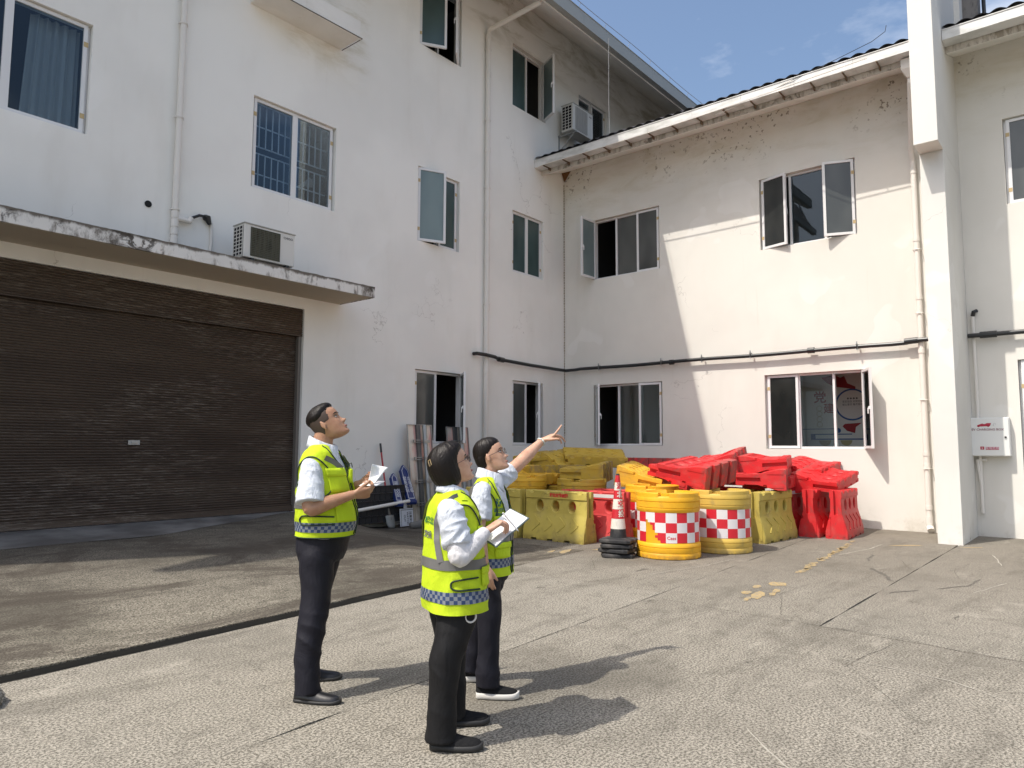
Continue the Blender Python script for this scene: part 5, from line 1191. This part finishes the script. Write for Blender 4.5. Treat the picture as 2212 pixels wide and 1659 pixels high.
def checker(T, z, root, h=.058, tilt=0, off=.0035, rows=3):
    c = T.Z(0, z); per = 0; N_ = 60; last = T.Z(0, z)
    for i in range(1, N_+1): q_ = T.Z(2*PI*i/N_, z); per += (q_-last).length; last = q_
    n = int(per/(h/rows))//2*2
    # equal arc steps
    A = [0]; P0 = T.Z(-PI, z); acc = 0; ang = [-PI]; tot = []; last = P0
    for i in range(1, 721):
        th = -PI+2*PI*i/720; q_ = T.Z(th, z); acc += (q_-last).length; last = q_; tot.append((acc, th))
    st = []
    for k in range(n+1):
        goal = acc*k/n; st.append(next((th for a, th in tot if a >= goal-1e-9), PI))
    m = MB()
    for i in range(n):
        for j in range(rows):
            q_ = [(st[i], j), (st[i+1], j), (st[i+1], j+1), (st[i], j+1)]
            m.add([T.Z(th, z+h*jj/rows+tilt*math.cos(th), off) for th, jj in q_], [(0, 1, 2, 3)], (i+j) % 2)
    m.build('checked_band', [M_CHB, M_CHG], root, True, fix=False, rel=True)
def piping(T, path, root, r=.004, off=.004, closed=False, mtl=None, name='piping'):
    c = crv(path, 10); pts = [T.Z(math.radians(a), z, off) for a, z in c]
    m = MB(); m.tube(pts, r, 8); m.build(name, mtl or M_PIPG, root, True, rel=True)
def armhole(th, zc, rth, rz, n=16): return [(th+rth*math.cos(2*PI*k/n), zc+rz*math.sin(2*PI*k/n)) for k in range(n+1)]
def pocket(T, th0, th1, z0, z1, root, off=.006, flap=True):
    m, n = band(T, z0, z1, off, th0, th1, 3, rows=6); m2 = MB(); m2.v = m.v; m2.f = m.f; m2.m = m.m
    o = m.build('pocket', M_VEST, root, True, fix=False, rel=True); s = o.modifiers.new('s', 'SOLIDIFY'); s.thickness = -.005
    if flap:
        m, n = band(T, z1-.3*(z1-z0), z1+.01, off+.006, th0-1, th1+1, 3, rows=3); o = m.build('pocket_flap', M_VEST, root, True, fix=False, rel=True); s = o.modifiers.new('s', 'SOLIDIFY'); s.thickness = -.004
PSTEP = 50.1
# ---------------------------------------------------------------- the man with the sheet of paper
def heading(phi): return math.radians(-PSTEP+phi)
man = thing('person', 'man with cropped hair in a hi-vis vest, looking up, paper sheet in hand', 'person', (2.75, 3.85, .0), rz=heading(-3))
RM = [(.950, -.150, .195, .200), (1.05, -.152, .218, .203), (1.15, -.155, .200, .203), (1.25, -.152, .175, .202), (1.35, -.142, .140, .205), (1.42, -.125, .105, .204), (1.465, -.108, .082, .182), (1.492, -.090, .062, .128), (1.512, -.080, .052, .088), (1.520, -.076, .050, .078)]
TM = Torso(RM, .009, 1)
MM = headM((.018, 0, 1.640), 3, 36, sc=.965)
b = MB()
limb(b, [(-.025, 0, 1.40, .07), (-.018, 0, 1.49, .066), (-.006, 0, 1.57, .060), (.01, 0, 1.63, .055)], 20)
b.loft([[V(cx+a*math.cos(2*PI*j/24), w_*math.sin(2*PI*j/24), z) for j in range(24)] for z, cx, a, w_ in ((.86, .0, .11, .15), (.95, .02, .13, .165), (1.1, .02, .14, .165), (1.3, 0, .12, .17), (1.42, -.015, .09, .16), (1.47, -.02, .06, .09))])
AR = dict(sh=(-.02, -.170, 1.385), el=(.005, -.262, 1.135), wr=(.235, -.15, 1.212)); AL = dict(sh=(-.01, .170, 1.385), el=(.06, .255, 1.14), wr=(.205, .09, 1.262))
for A in (AR, AL):
    limb(b, [(*A['sh'], .055), (*(Vector(A['sh']).lerp(Vector(A['el']), .5)), .048), (*A['el'], .043), (*(Vector(A['el']).lerp(Vector(A['wr']), .35)), .044), (*(Vector(A['el']).lerp(Vector(A['wr']), .75)), .032), (*A['wr'], .027)], 18)
hand(b, AR['wr'], (.88, .36, .10), (-.1, .75, .55), True, [(38, 50, 35), (42, 55, 40), (46, 58, 40), (50, 60, 40)], thumb=(.8, .45, .35, .2), sc=1.02)
hand(b, AL['wr'], (.90, -.28, .18), (.1, -.8, .4), False, [(38, 45, 30), (42, 50, 35), (46, 55, 35), (50, 55, 35)], thumb=(.85, .4, .3, .2), sc=1.0)
limb(b, [(0, -.088, .90, .07), (.008, -.115, .62, .06), (.0, -.150, .45, .05), (-.012, -.172, .28, .045), (-.008, -.184, .06, .038)], 12); limb(b, [(0, .088, .90, .07), (-.055, .12, .62, .06), (-.10, .15, .45, .048), (-.13, .17, .28, .045), (-.135, .176, .06, .038)], 12)
build_head(b, MM)
remeshed('body', b, .0045, 1, SKIN, man)
face_bits(MM, man, M_HAIR)
def mh(th, p):
    n_ = .0022*noise.noise(Vector((p.x*30, p.y*140, p.z*30)))+.0012*noise.noise(p*260); line = .052+.030*sm(-.02, .07, p.x)+.016*noise.noise(Vector((p.x*22, 3, 0)))
    if p.x > .058 and p.z < .090+.006*noise.noise(Vector((p.y*60, 1, 1))): return -.006
    top = sm(line-.012, line+.030, p.z)
    return -.004+.0180*top*(1+.30*max(0, min(1, p.x*14)))+n_ if top > 0 else -.004
shell_hair('hair', MM, mh, M_HAIR, man)
def mf(th, p):
    fr = .050-.018*sm(.06, -.02, p.z)+.005*noise.noise(Vector((p.z*60, 1, 2)))
    if p.x > fr or (p.x > .012 and p.z < .012): return -.004
    lim = -.066 if p.x < -.045 else (-.066+.075*min(1, (p.x+.045)/.05)); n_ = .003*noise.noise(Vector((p.x*70, p.y*70, 5)))
    return -.003+.0048*sm(lim-.010, lim+.014, p.z+n_)+.0006*noise.noise(p*300)
shell_hair('shaved_hair', MM, mf, M_FADE, man)
# shirt, vest, trousers
s_ = MB()
s_.loft([[TM.P(2*PI*j/40, TM.n*t/14, -.014) for j in range(40)] for t in range(15)])
for A, k in ((AR, 1), (AL, 1)):
    sh, el = Vector(A['sh']), Vector(A['el']); e2 = sh.lerp(el, .88); limb(s_, [(*(sh+V(0, .05 if sh.y < 0 else -.05, .01)), .056), (*sh, .063), (*sh.lerp(el, .3), .072), (*sh.lerp(el, .65), .080), (*e2, .086)], 24)
remeshed('shirt', s_, .0055, 2, M_SHIRT, man, folds((.45, .2, .87), 40, .0095, 3))
def collar(T_, root, c, r0=.080, r1=.066, h=.052, tilt=-.35, mtl=None):
    m = MB(); rings = []
    for rr_, zz in ((r1-.004, h*.9), (r1, h), (r1+.010, h*.9), (r0+.012, -.012), (r0+.016, -.03)):
        ring = []
        for j in range(40):
            a = 2*PI*j/40; fr = max(0, math.cos(a)); dz = tilt*rr_*math.cos(a)-(.030*fr**6 if zz < 0 else 0); ring.append(V(c[0]+rr_*math.cos(a)*1.08+(.012*fr**4), c[1]+rr_*math.sin(a), c[2]+zz+dz))
        rings.append(ring)
    m.loft(rings, caps=False); o = m.build('collar', mtl or M_SHIRT, root, True, fix=False, rel=True); s = o.modifiers.new('s', 'SOLIDIFY'); s.thickness = .003
collar(TM, man, (-.014, 0, 1.500), .074, .068, .038, -.45)
vm = vest_mesh(TM, lambda z: max(0, (z-1.30)*2.6) if z > 1.30 else .02)
vst = vm.build('vest', M_VEST, man, True, fix=False, rel=True)
checker(TM, .985, man, .058)
m, _ = band(TM, 1.125, 1.175, .004, 95, 265, 3); m.build('reflective_band', M_TAPEG, man, True, fix=False, rel=True)
for s in (-1, 1):
    m = ribbon(TM, [(s*20, 1.355), (s*38, 1.40), (s*58, 1.425)], .055, .0045); m.build('reflective_band', M_TAPEG, man, True, fix=False, rel=True)
    piping(TM, armhole(s*92, 1.315, 40, .125), man, .0042, .006)
    piping(TM, [(s*4, .96), (s*3, 1.15), (s*5, 1.28), (s*16, 1.40), (s*38, 1.48), (s*70, 1.508)], man, .0035)
m = MB(); pts = [(-62, 1.035), (-105, 1.030), (-118, 1.035), (-124, 1.058), (-118, 1.080), (-105, 1.085), (-62, 1.08)]; piping(TM, pts, man, .0045, .006, name='pocket_piping')
piping(TM, [(a, .952) for a in range(-180, 181, 15)], man, .0035, .002)
pocket(TM, -62, -14, 1.225, 1.36, man); pocket(TM, -58, -12, 1.045, 1.165, man, flap=False); pocket(TM, 14, 60, 1.225, 1.36, man)
m = MB(); m.box(.165, .188, -.03, .0, 1.275, 1.365); o = m.build('radio_pouch', M_VEST, man, rel=True); bv = o.modifiers.new('b', 'BEVEL'); bv.width = .008
m = MB(); m.tube([V(.168, -.03, 1.365), V(.165, -.028, 1.392), V(.178, -.012, 1.40), V(.182, 0, 1.372)], .003, 6); m.build('cord_loop', M_PIPG, man, rel=True)
m = MB(); m.box(-.035, .02, -.150, -.10, 1.462, 1.472); 
t_ = MB()
t_.loft([[V(cx+a*math.copysign(abs(math.cos(2*PI*j/32))**.85, math.cos(2*PI*j/32)), w_*math.sin(2*PI*j/32), z) for j in range(32)] for z, cx, a, w_ in ((.99, .015, .145, .175), (.93, .005, .155, .182), (.86, 0, .150, .185), (.80, -.005, .13, .17))])
limb(t_, [(0, -.088, .90, .095), (.0, -.095, .80, .105), (.008, -.115, .62, .092), (.0, -.150, .45, .080), (-.012, -.172, .28, .074), (-.010, -.182, .12, .073), (-.004, -.185, .045, .078)], 24)
limb(t_, [(0, .088, .90, .095), (-.02, .095, .80, .103), (-.055, .12, .62, .088), (-.10, .15, .45, .077), (-.13, .17, .28, .071), (-.138, .176, .12, .070), (-.133, .176, .05, .074)], 24)
remeshed('trousers', t_, .007, 2, M_TRS, man, folds((.5, .3, .8), 15, .014, 9, .35))
shoe(man, (-.085, -.185), .295, -6, M_LEATH, M_SOLE); shoe(man, (-.205, .175), .295, 12, M_LEATH, M_SOLE)
pp = MB(); P_ = []
A_, B_, C_, D_ = V(.318, -.035, 1.395), V(.405, .03, 1.372), V(.325, -.055, 1.262), V(.285, -.02, 1.262)
for i in range(9):
    for j in range(9):
        u, v = i/8, j/8; p = A_.lerp(B_, u).lerp(D_.lerp(C_, u), v); p += V(-.012, .010, 0)*math.sin(PI*u)*(1-v); P_.append(p)
pp.add(P_, [(i*9+j, i*9+j+1, (i+1)*9+j+1, (i+1)*9+j) for i in range(8) for j in range(8)])
pp.add([(.25, -.09, 1.262), (.36, -.09, 1.262), (.38, .06, 1.285), (.26, .07, 1.285)], [(0, 1, 2, 3)])
o = pp.build('paper_sheet', M_PAPER, None, True, fix=False, rel=True); o.location = man.location; o.rotation_euler = man.rotation_euler
s = o.modifiers.new('s', 'SOLIDIFY'); s.thickness = .0008
tag(o, 'white folded sheet of paper in the hands of the man', 'paper')

# ---------------------------------------------------------------- short-haired woman with the clipboard
def person_pts(phi):
    c, s = math.cos(math.radians(phi)), math.sin(math.radians(phi)); return lambda a, b, z: V(a*c+b*s, -a*s+b*c, z)
n_, r_ = Vector((math.cos(YAW), math.sin(YAW), 0)), rt
def root_at(D, a): return n_*D+r_*a
def W_ABZ(phi, p): return person_pts(phi)(*p)
PH1 = 22
w1 = thing('person', 'short-haired woman with a hair clip, in a hi-vis vest, writing on a clipboard', 'person', root_at(3.85, -.30), rz=heading(PH1)); Q = person_pts(PH1)
R1 = [(.668, -.155, .165, .205), (.80, -.155, .158, .198), (.93, -.152, .148, .188), (1.04, -.150, .132, .182), (1.13, -.142, .112, .184), (1.195, -.125, .090, .174), (1.235, -.105, .068, .142), (1.258, -.088, .052, .105), (1.275, -.076, .044, .078), (1.282, -.070, .042, .070)]
T1 = Torso(R1, .010, 7); M1 = headM(Q(-.014, 0, 1.402), -6, 24, sc=.88)
b = MB(); hx = Q(-.018, 0, 0)
limb(b, [(-.02, 0, 1.18, .06), (-.02, 0, 1.26, .052), (hx.x, hx.y, 1.32, .050), (hx.x+.005, hx.y, 1.38, .05)], 20)
b.loft([[V(cx+a*math.cos(2*PI*j/24), w_*math.sin(2*PI*j/24), z) for j in range(24)] for z, cx, a, w_ in ((.68, .0, .10, .14), (.8, .0, .12, .15), (1.0, .0, .11, .14), (1.15, -.01, .09, .14), (1.22, -.015, .06, .08))])
AR = [Q(-.01, -.175, 1.175), Q(.045, -.245, .960), Q(.175, -.125, 1.075)]; AL = [Q(.02, .175, 1.175), Q(.06, .23, .95), Q(.17, .10, 1.03)]
for A in (AR, AL): limb(b, [(*A[0], .045), (*A[0].lerp(A[1], .5), .038), (*A[1], .035), (*A[1].lerp(A[2], .35), .034), (*A[1].lerp(A[2], .75), .026), (*A[2], .022)], 16)
hand(b, AR[2], Q(.75, .30, .52), Q(.55, .25, -.80), True, [(35, 45, 35), (45, 55, 40), (52, 60, 40), (58, 60, 40)], thumb=(.75, .45, .4, .3), sc=.92)
hand(b, AL[2], Q(.75, -.25, -.05), Q(-.1, .1, 1), False, [(20, 30, 25)]*4, thumb=(.7, .6, .4, .2), sc=.9)
for y, k_, a_ in ((-.085, Q(-.035, -.13, .40), Q(-.045, -.125, .06)), (.085, Q(-.02, .14, .40), Q(-.01, .19, .06))): limb(b, [(0, y, .74, .065), (-.01, y, .66, .07), (*k_, .045), (*a_, .033)], 12)
build_head(b, M1, True); remeshed('body', b, .0042, 1, SKINF, w1); face_bits(M1, w1, M_HAIR, brows=.003)
HB = [(-.112, -.082, -.012, .052), (-.104, -.108, .006, .072), (-.082, -.130, .022, .088), (-.04, -.146, .036, .099), (.01, -.151, .045, .103), (.055, -.147, .066, .102), (.092, -.132, .090, .093), (.122, -.105, .082, .076), (.145, -.066, .044, .048), (.154, -.016, .0, .012)]
loft_hair('hair', M1, HB, M_HAIR, w1, .0030, 2)
m = MB(); o_ = Vector((-.118, -.045, .075)); X1, Y1, Z1 = Vector((.5, -.8, .3)).normalized(), Vector((-.85, -.5, .1)).normalized(), Vector((.15, .2, 1)).normalized()
fr = [o_+Z1*.018+X1*.011, o_+Z1*.018-X1*.011, o_-Z1*.014-X1*.011, o_-Z1*.014+X1*.011]; m.tube([M1 @ (p+Y1*.012) for p in fr+[fr[0], fr[1]]], .0028, 6); m.build('hair_clip', mat('gold_clip', (.6, .45, .25), .3, .6), w1, rel=True)
glasses(M1, w1)
s_ = MB(); s_.loft([[T1.P(2*PI*j/40, T1.n*t/14, -.014) for j in range(40)] for t in range(15)])
for A in (AR, AL): limb(s_, [(*(A[0]+V(0, .05 if A[0].y < 0 else -.05, .0)), .054), (*A[0], .064), (*A[0].lerp(A[1], .35), .074), (*A[0].lerp(A[1], .75), .070)], 22)
remeshed('shirt', s_, .0055, 2, M_SHIRT, w1, folds((-.5, .2, .8), 38, .011, 13))
s_ = MB()
for A in (AR, AL): limb(s_, [(*A[0].lerp(A[1], .55), .056), (*A[0].lerp(A[1], .8), .053), (*A[1], .050), (*A[1].lerp(A[2], .35), .050), (*A[1].lerp(A[2], .75), .038), (*A[1].lerp(A[2], .97), .031)], 20)
remeshed('sun_sleeve', s_, .0045, 1, M_SHIRTW, w1, folds((.75, .3, .45), 75, .0055, 23))
collar(T1, w1, (-.014, 0, 1.264), .066, .056, .036, -.45)
vest_mesh(T1, lambda z: max(0, (z-1.00)*1.7) if z > 1.00 else .015).build('vest', M_VEST, w1, True, fix=False, rel=True)
checker(T1, .722, w1, .058, tilt=.0); m, _ = band(T1, .885, .935, .0045, rows=2); m.build('reflective_band', M_TAPEG, w1, True, fix=False, rel=True)
for s in (-1, 1):
    m = ribbon(T1, [(s*134, .925), (s*141, 1.0), (s*147, 1.08), (s*146, 1.15), (s*136, 1.205), (s*112, 1.238), (s*92, 1.25)], .034, .0065); m.build('reflective_band', M_TAPEG, w1, True, fix=False, rel=True)
    piping(T1, armhole(s*90, 1.085, 42, .125), w1, .004, .006)
    piping(T1, [(s*3, .68), (s*3, .95), (s*10, 1.07), (s*24, 1.17), (s*48, 1.245), (s*75, 1.270)], w1, .0035)
    m, _ = band(T1, 1.232, 1.262, .010, s*80-9, s*80+9, 3, rows=3); m.build('shoulder_tab', M_VEST, w1, True, fix=False, rel=True)
piping(T1, [(-68, .845), (-100, .840), (-112, .832), (-115, .815), (-112, .798), (-100, .790), (-68, .79)], w1, .0045, .006, name='pocket_piping')
pocket(T1, -60, -14, .80, .885, w1); pocket(T1, -58, -30, 1.02, 1.10, w1, flap=False)
def vest_text(T_, body, size, th, z, root, mtl, sp=1.0, bold=.001):
    c = T_.Z(th, z); R_ = math.hypot(c.x-(T_.Z(0, z).x+T_.Z(PI, z).x)/2, c.y)+.02
    text_mesh(body, size, lambda u, v: T_.Z(th+u/R_, z+v, .0045), mtl, 'vest_lettering', root, rel=True, sp=sp, bold=bold)
M_GRN = mat('print_green', (.02, .16, .05), .6)
vest_text(T1, '湖北', .040, math.radians(-176), 1.12, w1, M_GRN); vest_text(T1, '交投', .040, math.radians(-176), 1.05, w1, M_INK)
def logo(T_, th, z, root, r=.026):
    m = MB(); vs = [T_.Z(th, z, .005)]+[T_.Z(th+r*math.cos(a)/.16, z+r*math.sin(a), .005) for a in [2*PI*k/24 for k in range(24)]]; m.add(vs, [(0, 1+k, 1+(k+1) % 24) for k in range(24)]); m.build('logo_disc', M_LOGO, root, True, fix=False, rel=True)
    m = MB()
    for k in (-1, 1): m.tube([T_.Z(th+k*r*(t-.5)*1.7/.16, z+r*(.5-abs(t-.5)*.2-t)*1.6, .0065) for t in [i/6 for i in range(7)]], .0016, 5)
    m.tube([T_.Z(th, z-r+r*2*t/6, .0065) for t in range(7)], .0013, 5); m.build('logo_line', M_VEST, root, rel=True)
logo(T1, math.radians(-33), 1.13, w1, .02)
t_ = MB()
t_.loft([[V(cx+a*math.cos(2*PI*j/32), w_*math.sin(2*PI*j/32), z) for j in range(32)] for z, cx, a, w_ in ((.84, 0, .125, .165), (.76, -.005, .135, .175), (.70, -.01, .135, .178), (.64, -.01, .12, .165))])
kn, an = Q(-.035, -.13, .40), Q(-.045, -.125, .05); kf, af = Q(-.02, .14, .40), Q(-.01, .19, .05)
limb(t_, [(0, -.085, .74, .09), (-.01, -.09, .66, .100), (*kn.lerp(V(-.01, -.09, .66), .5), .086), (*kn, .075), (*kn.lerp(an, .5), .071), (*kn.lerp(an, .9), .074), (*an, .080)], 24)
limb(t_, [(0, .085, .74, .09), (-.01, .09, .66, .100), (*kf.lerp(V(-.01, .09, .66), .5), .084), (*kf, .073), (*kf.lerp(af, .5), .068), (*kf.lerp(af, .9), .068), (*af, .072)], 24)
remeshed('trousers', t_, .0075, 3, M_TRSB, w1, folds((.55, -.3, .8), 16, .014, 19, .35))
h1, h2 = Q(-.105, -.125, 0), Q(-.08, .185, 0)
shoe(w1, (h1.x, h1.y), .270, -PH1-2, M_MESHB, M_SOLE, .045, .034); shoe(w1, (h2.x, h2.y), .270, -PH1+6, M_MESHB, M_SOLE, .045, .034)
m = MB(); m.tube([V(.03+.028*math.cos(a), -.175-.012, .655+.028*math.sin(a)) for a in [2*PI*k/16 for k in range(17)]], .005, 6); m.build('white_key_ring', M_SOLEW, w1, rel=True)
# clipboard
c2, c3, wv = Q(.395, .05, 1.125), Q(.222, -.165, 1.0), Q(-.10, .185, .035)
ex, ey = (c2-c3), wv; ez = ex.cross(ey).normalized(); ez = ez if ez.z > 0 else -ez; exn, eyn = ex.normalized(), ey.normalized()
cb = thing('clipboard', 'clipboard with white printed form, held by the short-haired woman', 'clipboard', w1.location, rz=w1.rotation_euler.z)
CP = lambda u, v, w_: c3+ex*u+ey*v+ez*w_
m = MB(); m.loft([[CP(u, v, -.006) for u, v in ((0, 0), (1, 0), (1, 1), (0, 1))], [CP(u, v, 0) for u, v in ((0, 0), (1, 0), (1, 1), (0, 1))]]); m.build('board', M_BRD, cb, rel=True)
m = MB(); m.loft([[CP(u, v, .0008) for u, v in ((.02, .03), (.97, .03), (.97, .97), (.02, .97))], [CP(u, v, .0022) for u, v in ((.02, .03), (.97, .03), (.97, .97), (.02, .97))]]); m.build('form', M_PAPER, cb, rel=True)
text_mesh('服务区现场检查记录表\n━━━━━━━━━━━\n检查项目   检查情况\n设施设备   正常\n安全标识   整改\n消防器材   正常\n环境卫生   良好', .0145, lambda u, v: CP(.6+v/ex.length, .5-u/ey.length, .0026), M_INK, 'form_lettering', cb, rel=True, sp=1.25)
pn = MB(); k0 = AR[2]+Q(.10, .035, .045); pn.tube([k0+Q(-.02, -.01, .045), k0+Q(.055, .02, -.045)], .004, 8); pn.tube([k0+Q(.055, .02, -.045), k0+Q(.062, .023, -.053)], [.003, .001], 8)
o = pn.build('pen', M_PAPER, None, rel=True); o.location = w1.location; o.rotation_euler = w1.rotation_euler; tag(o, 'white pen in the right hand of the short-haired woman', 'pen')

# ---------------------------------------------------------------- woman pointing
PH2 = -14
w2 = thing('person', 'woman with tied-back hair and glasses, in a hi-vis vest, pointing up to the right', 'person', root_at(4.58, -.135), rz=heading(PH2)); Q = person_pts(PH2)
R2 = [(.722, -.130, .140, .178), (.85, -.132, .136, .172), (1.0, -.130, .130, .166), (1.10, -.126, .122, .166), (1.19, -.116, .104, .168), (1.25, -.100, .080, .156), (1.285, -.086, .062, .122), (1.305, -.075, .050, .090), (1.32, -.066, .044, .070), (1.326, -.062, .042, .064)]
T2 = Torso(R2, .009, 17); M2 = headM(Q(.008, 0, 1.442), 4, 22, sc=.86)
b = MB(); hx = Q(.004, 0, 0)
limb(b, [(-.015, 0, 1.22, .055), (-.012, 0, 1.30, .050), (hx.x-.005, hx.y, 1.36, .048), (hx.x, hx.y, 1.42, .05)], 20)
b.loft([[V(cx+a*math.cos(2*PI*j/24), w_*math.sin(2*PI*j/24), z) for j in range(24)] for z, cx, a, w_ in ((.74, .0, .10, .13), (.86, .0, .11, .14), (1.05, .0, .10, .13), (1.2, -.01, .085, .13), (1.27, -.015, .06, .08))])
AR = [Q(-.045, -.165, 1.235), Q(-.055, -.215, 1.00), Q(-.02, -.205, .795)]; AL = [Q(.035, .155, 1.265), Q(.185, .285, 1.395), Q(.345, .42, 1.548)]
limb(b, [(*AR[0], .042), (*AR[0].lerp(AR[1], .5), .037), (*AR[1], .033), (*AR[1].lerp(AR[2], .35), .033), (*AR[1].lerp(AR[2], .8), .025), (*AR[2], .022)], 16)
limb(b, [(*AL[0], .050), (*AL[0].lerp(AL[1], .5), .047), (*AL[1], .043), (*AL[1].lerp(AL[2], .35), .042), (*AL[1].lerp(AL[2], .8), .029), (*AL[2], .024)], 18)
hand(b, AR[2], Q(.15, .0, -1), Q(.3, .95, 0), True, [(15, 20, 15), (18, 24, 16), (20, 26, 18), (24, 28, 18)], thumb=(.8, .4, .3, .3), sc=.92)
hand(b, AL[2], Q(.82, .15, .42), Q(.35, .1, -.9), False, [(-22, -4, -2), (34, 30, 18), (42, 34, 20), (36, 26, 14)], thumb=(.75, .5, .35, .25), sc=1.0)
for y, k_, a_ in ((-.08, Q(.0, -.115, .44), Q(-.005, -.115, .06)), (.08, Q(-.07, .15, .44), Q(-.125, .19, .06))): limb(b, [(0, y, .78, .06), (-.0, y, .70, .065), (*k_, .045), (*a_, .032)], 12)
build_head(b, M2, True); remeshed('body', b, .0042, 1, SKINF, w2); face_bits(M2, w2, M_HAIR, brows=.003)
HC = [(-.070, -.108, -.045, .040), (-.050, -.118, -.026, .062), (-.015, -.124, -.018, .076), (.012, -.126, .002, .081), (.028, -.127, .045, .083), (.05, -.126, .072, .086), (.085, -.118, .090, .084), (.115, -.100, .078, .072), (.140, -.065, .045, .048), (.150, -.02, .0, .012)]
def tail(m): m.tube([M2 @ V(-.09, 0, -.04), M2 @ V(-.118, .0, -.075), M2 @ V(-.112, 0, -.115), M2 @ V(-.085, 0, -.15), M2 @ V(-.07, 0, -.172)], [.03, .034, .032, .022, .006], 16)
loft_hair('hair', M2, HC, M_HAIR, w2, .0025, 5, tail); glasses(M2, w2)
s_ = MB(); s_.loft([[T2.P(2*PI*j/40, T2.n*t/14, -.012) for j in range(40)] for t in range(15)])
limb(s_, [(*(AR[0]+V(0, .05, .0)), .044), (*AR[0], .053), (*AR[0].lerp(AR[1], .35), .062), (*AR[0].lerp(AR[1], .72), .066)], 22)
limb(s_, [(*(AL[0]+V(-.0, -.05, -.02)), .055), (*AL[0], .064), (*AL[0].lerp(AL[1], .35), .064), (*AL[0].lerp(AL[1], .62), .066)], 22)
remeshed('shirt', s_, .0055, 2, M_SHIRT, w2, folds((.45, .2, .87), 42, .009, 43))
collar(T2, w2, (-.008, 0, 1.315), .064, .054, .045, -.40)
vest_mesh(T2, lambda z: max(0, (z-.98)*2.2) if z > .98 else .03).build('vest', M_VEST, w2, True, fix=False, rel=True)
checker(T2, .775, w2, .055); m, _ = band(T2, .925, .972, .0045, rows=2); m.build('reflective_band', M_TAPEG, w2, True, fix=False, rel=True)
for s in (-1, 1):
    m = ribbon(T2, [(s*140, 1.06), (s*144, 1.14), (s*140, 1.20), (s*122, 1.25), (s*96, 1.282)], .032, .0065); m.build('reflective_band', M_TAPEG, w2, True, fix=False, rel=True)
    piping(T2, armhole(s*90, 1.135, 40, .115), w2, .004, .006)
    piping(T2, [(s*4, .73), (s*4, .95), (s*14, 1.05), (s*28, 1.16), (s*50, 1.27), (s*75, 1.308)], w2, .0035)
    m, _ = band(T2, 1.27, 1.302, .010, s*78-9, s*78+9, 3, rows=3); m.build('shoulder_tab', M_VEST, w2, True, fix=False, rel=True)
logo(T2, math.radians(-42), 1.165, w2); vest_text(T2, '湖北交投', .026, math.radians(-43), 1.118, w2, M_LOGO, bold=.0005); vest_text(T2, '襄阳运营', .022, math.radians(-43), 1.09, w2, M_LOGO, bold=.0005)
pocket(T2, -62, -22, 1.015, 1.075, w2); pocket(T2, -60, -10, .83, .915, w2); pocket(T2, 22, 60, 1.015, 1.075, w2)
t_ = MB()
t_.loft([[V(cx+a*math.cos(2*PI*j/32), w_*math.sin(2*PI*j/32), z) for j in range(32)] for z, cx, a, w_ in ((.88, 0, .115, .155), (.80, -.0, .125, .165), (.74, -.005, .125, .168), (.68, -.005, .11, .155))])
kn, an = Q(.0, -.115, .44), Q(-.005, -.115, .07); kf, af = Q(-.07, .15, .44), Q(-.125, .19, .075)
limb(t_, [(0, -.08, .78, .085), (-.0, -.085, .70, .093), (*kn.lerp(V(0, -.085, .70), .5), .080), (*kn, .069), (*kn.lerp(an, .5), .066), (*kn.lerp(an, .9), .070), (*an, .074)], 24)
limb(t_, [(0, .08, .78, .085), (-.01, .085, .70, .092), (*kf.lerp(V(-.01, .085, .70), .5), .078), (*kf, .067), (*kf.lerp(af, .5), .063), (*kf.lerp(af, .9), .066), (*af, .068)], 24)
remeshed('trousers', t_, .0075, 3, M_TRS, w2, folds((.5, .3, .8), 16, .013, 29, .35))
h1, h2 = Q(-.075, -.115, 0), Q(-.195, .19, 0)
shoe(w2, (h1.x, h1.y), .262, -PH2-4, M_MESHB, M_SOLEW, .044, .040); shoe(w2, (h2.x, h2.y), .262, -PH2+8, M_MESHB, M_SOLEW, .044, .040)
m = MB(); A = AL; ax = (A[2]-A[1]).normalized(); c0 = A[2]-ax*.012; u1 = ax.orthogonal().normalized(); v1 = ax.cross(u1)
m.tube([c0+(u1*math.cos(a)+v1*math.sin(a))*.0285 for a in [2*PI*k/20 for k in range(21)]], .0055, 8); m.build('bracelet', mat('pale_jade', (.6, .66, .62), .25), w2, True, rel=True)
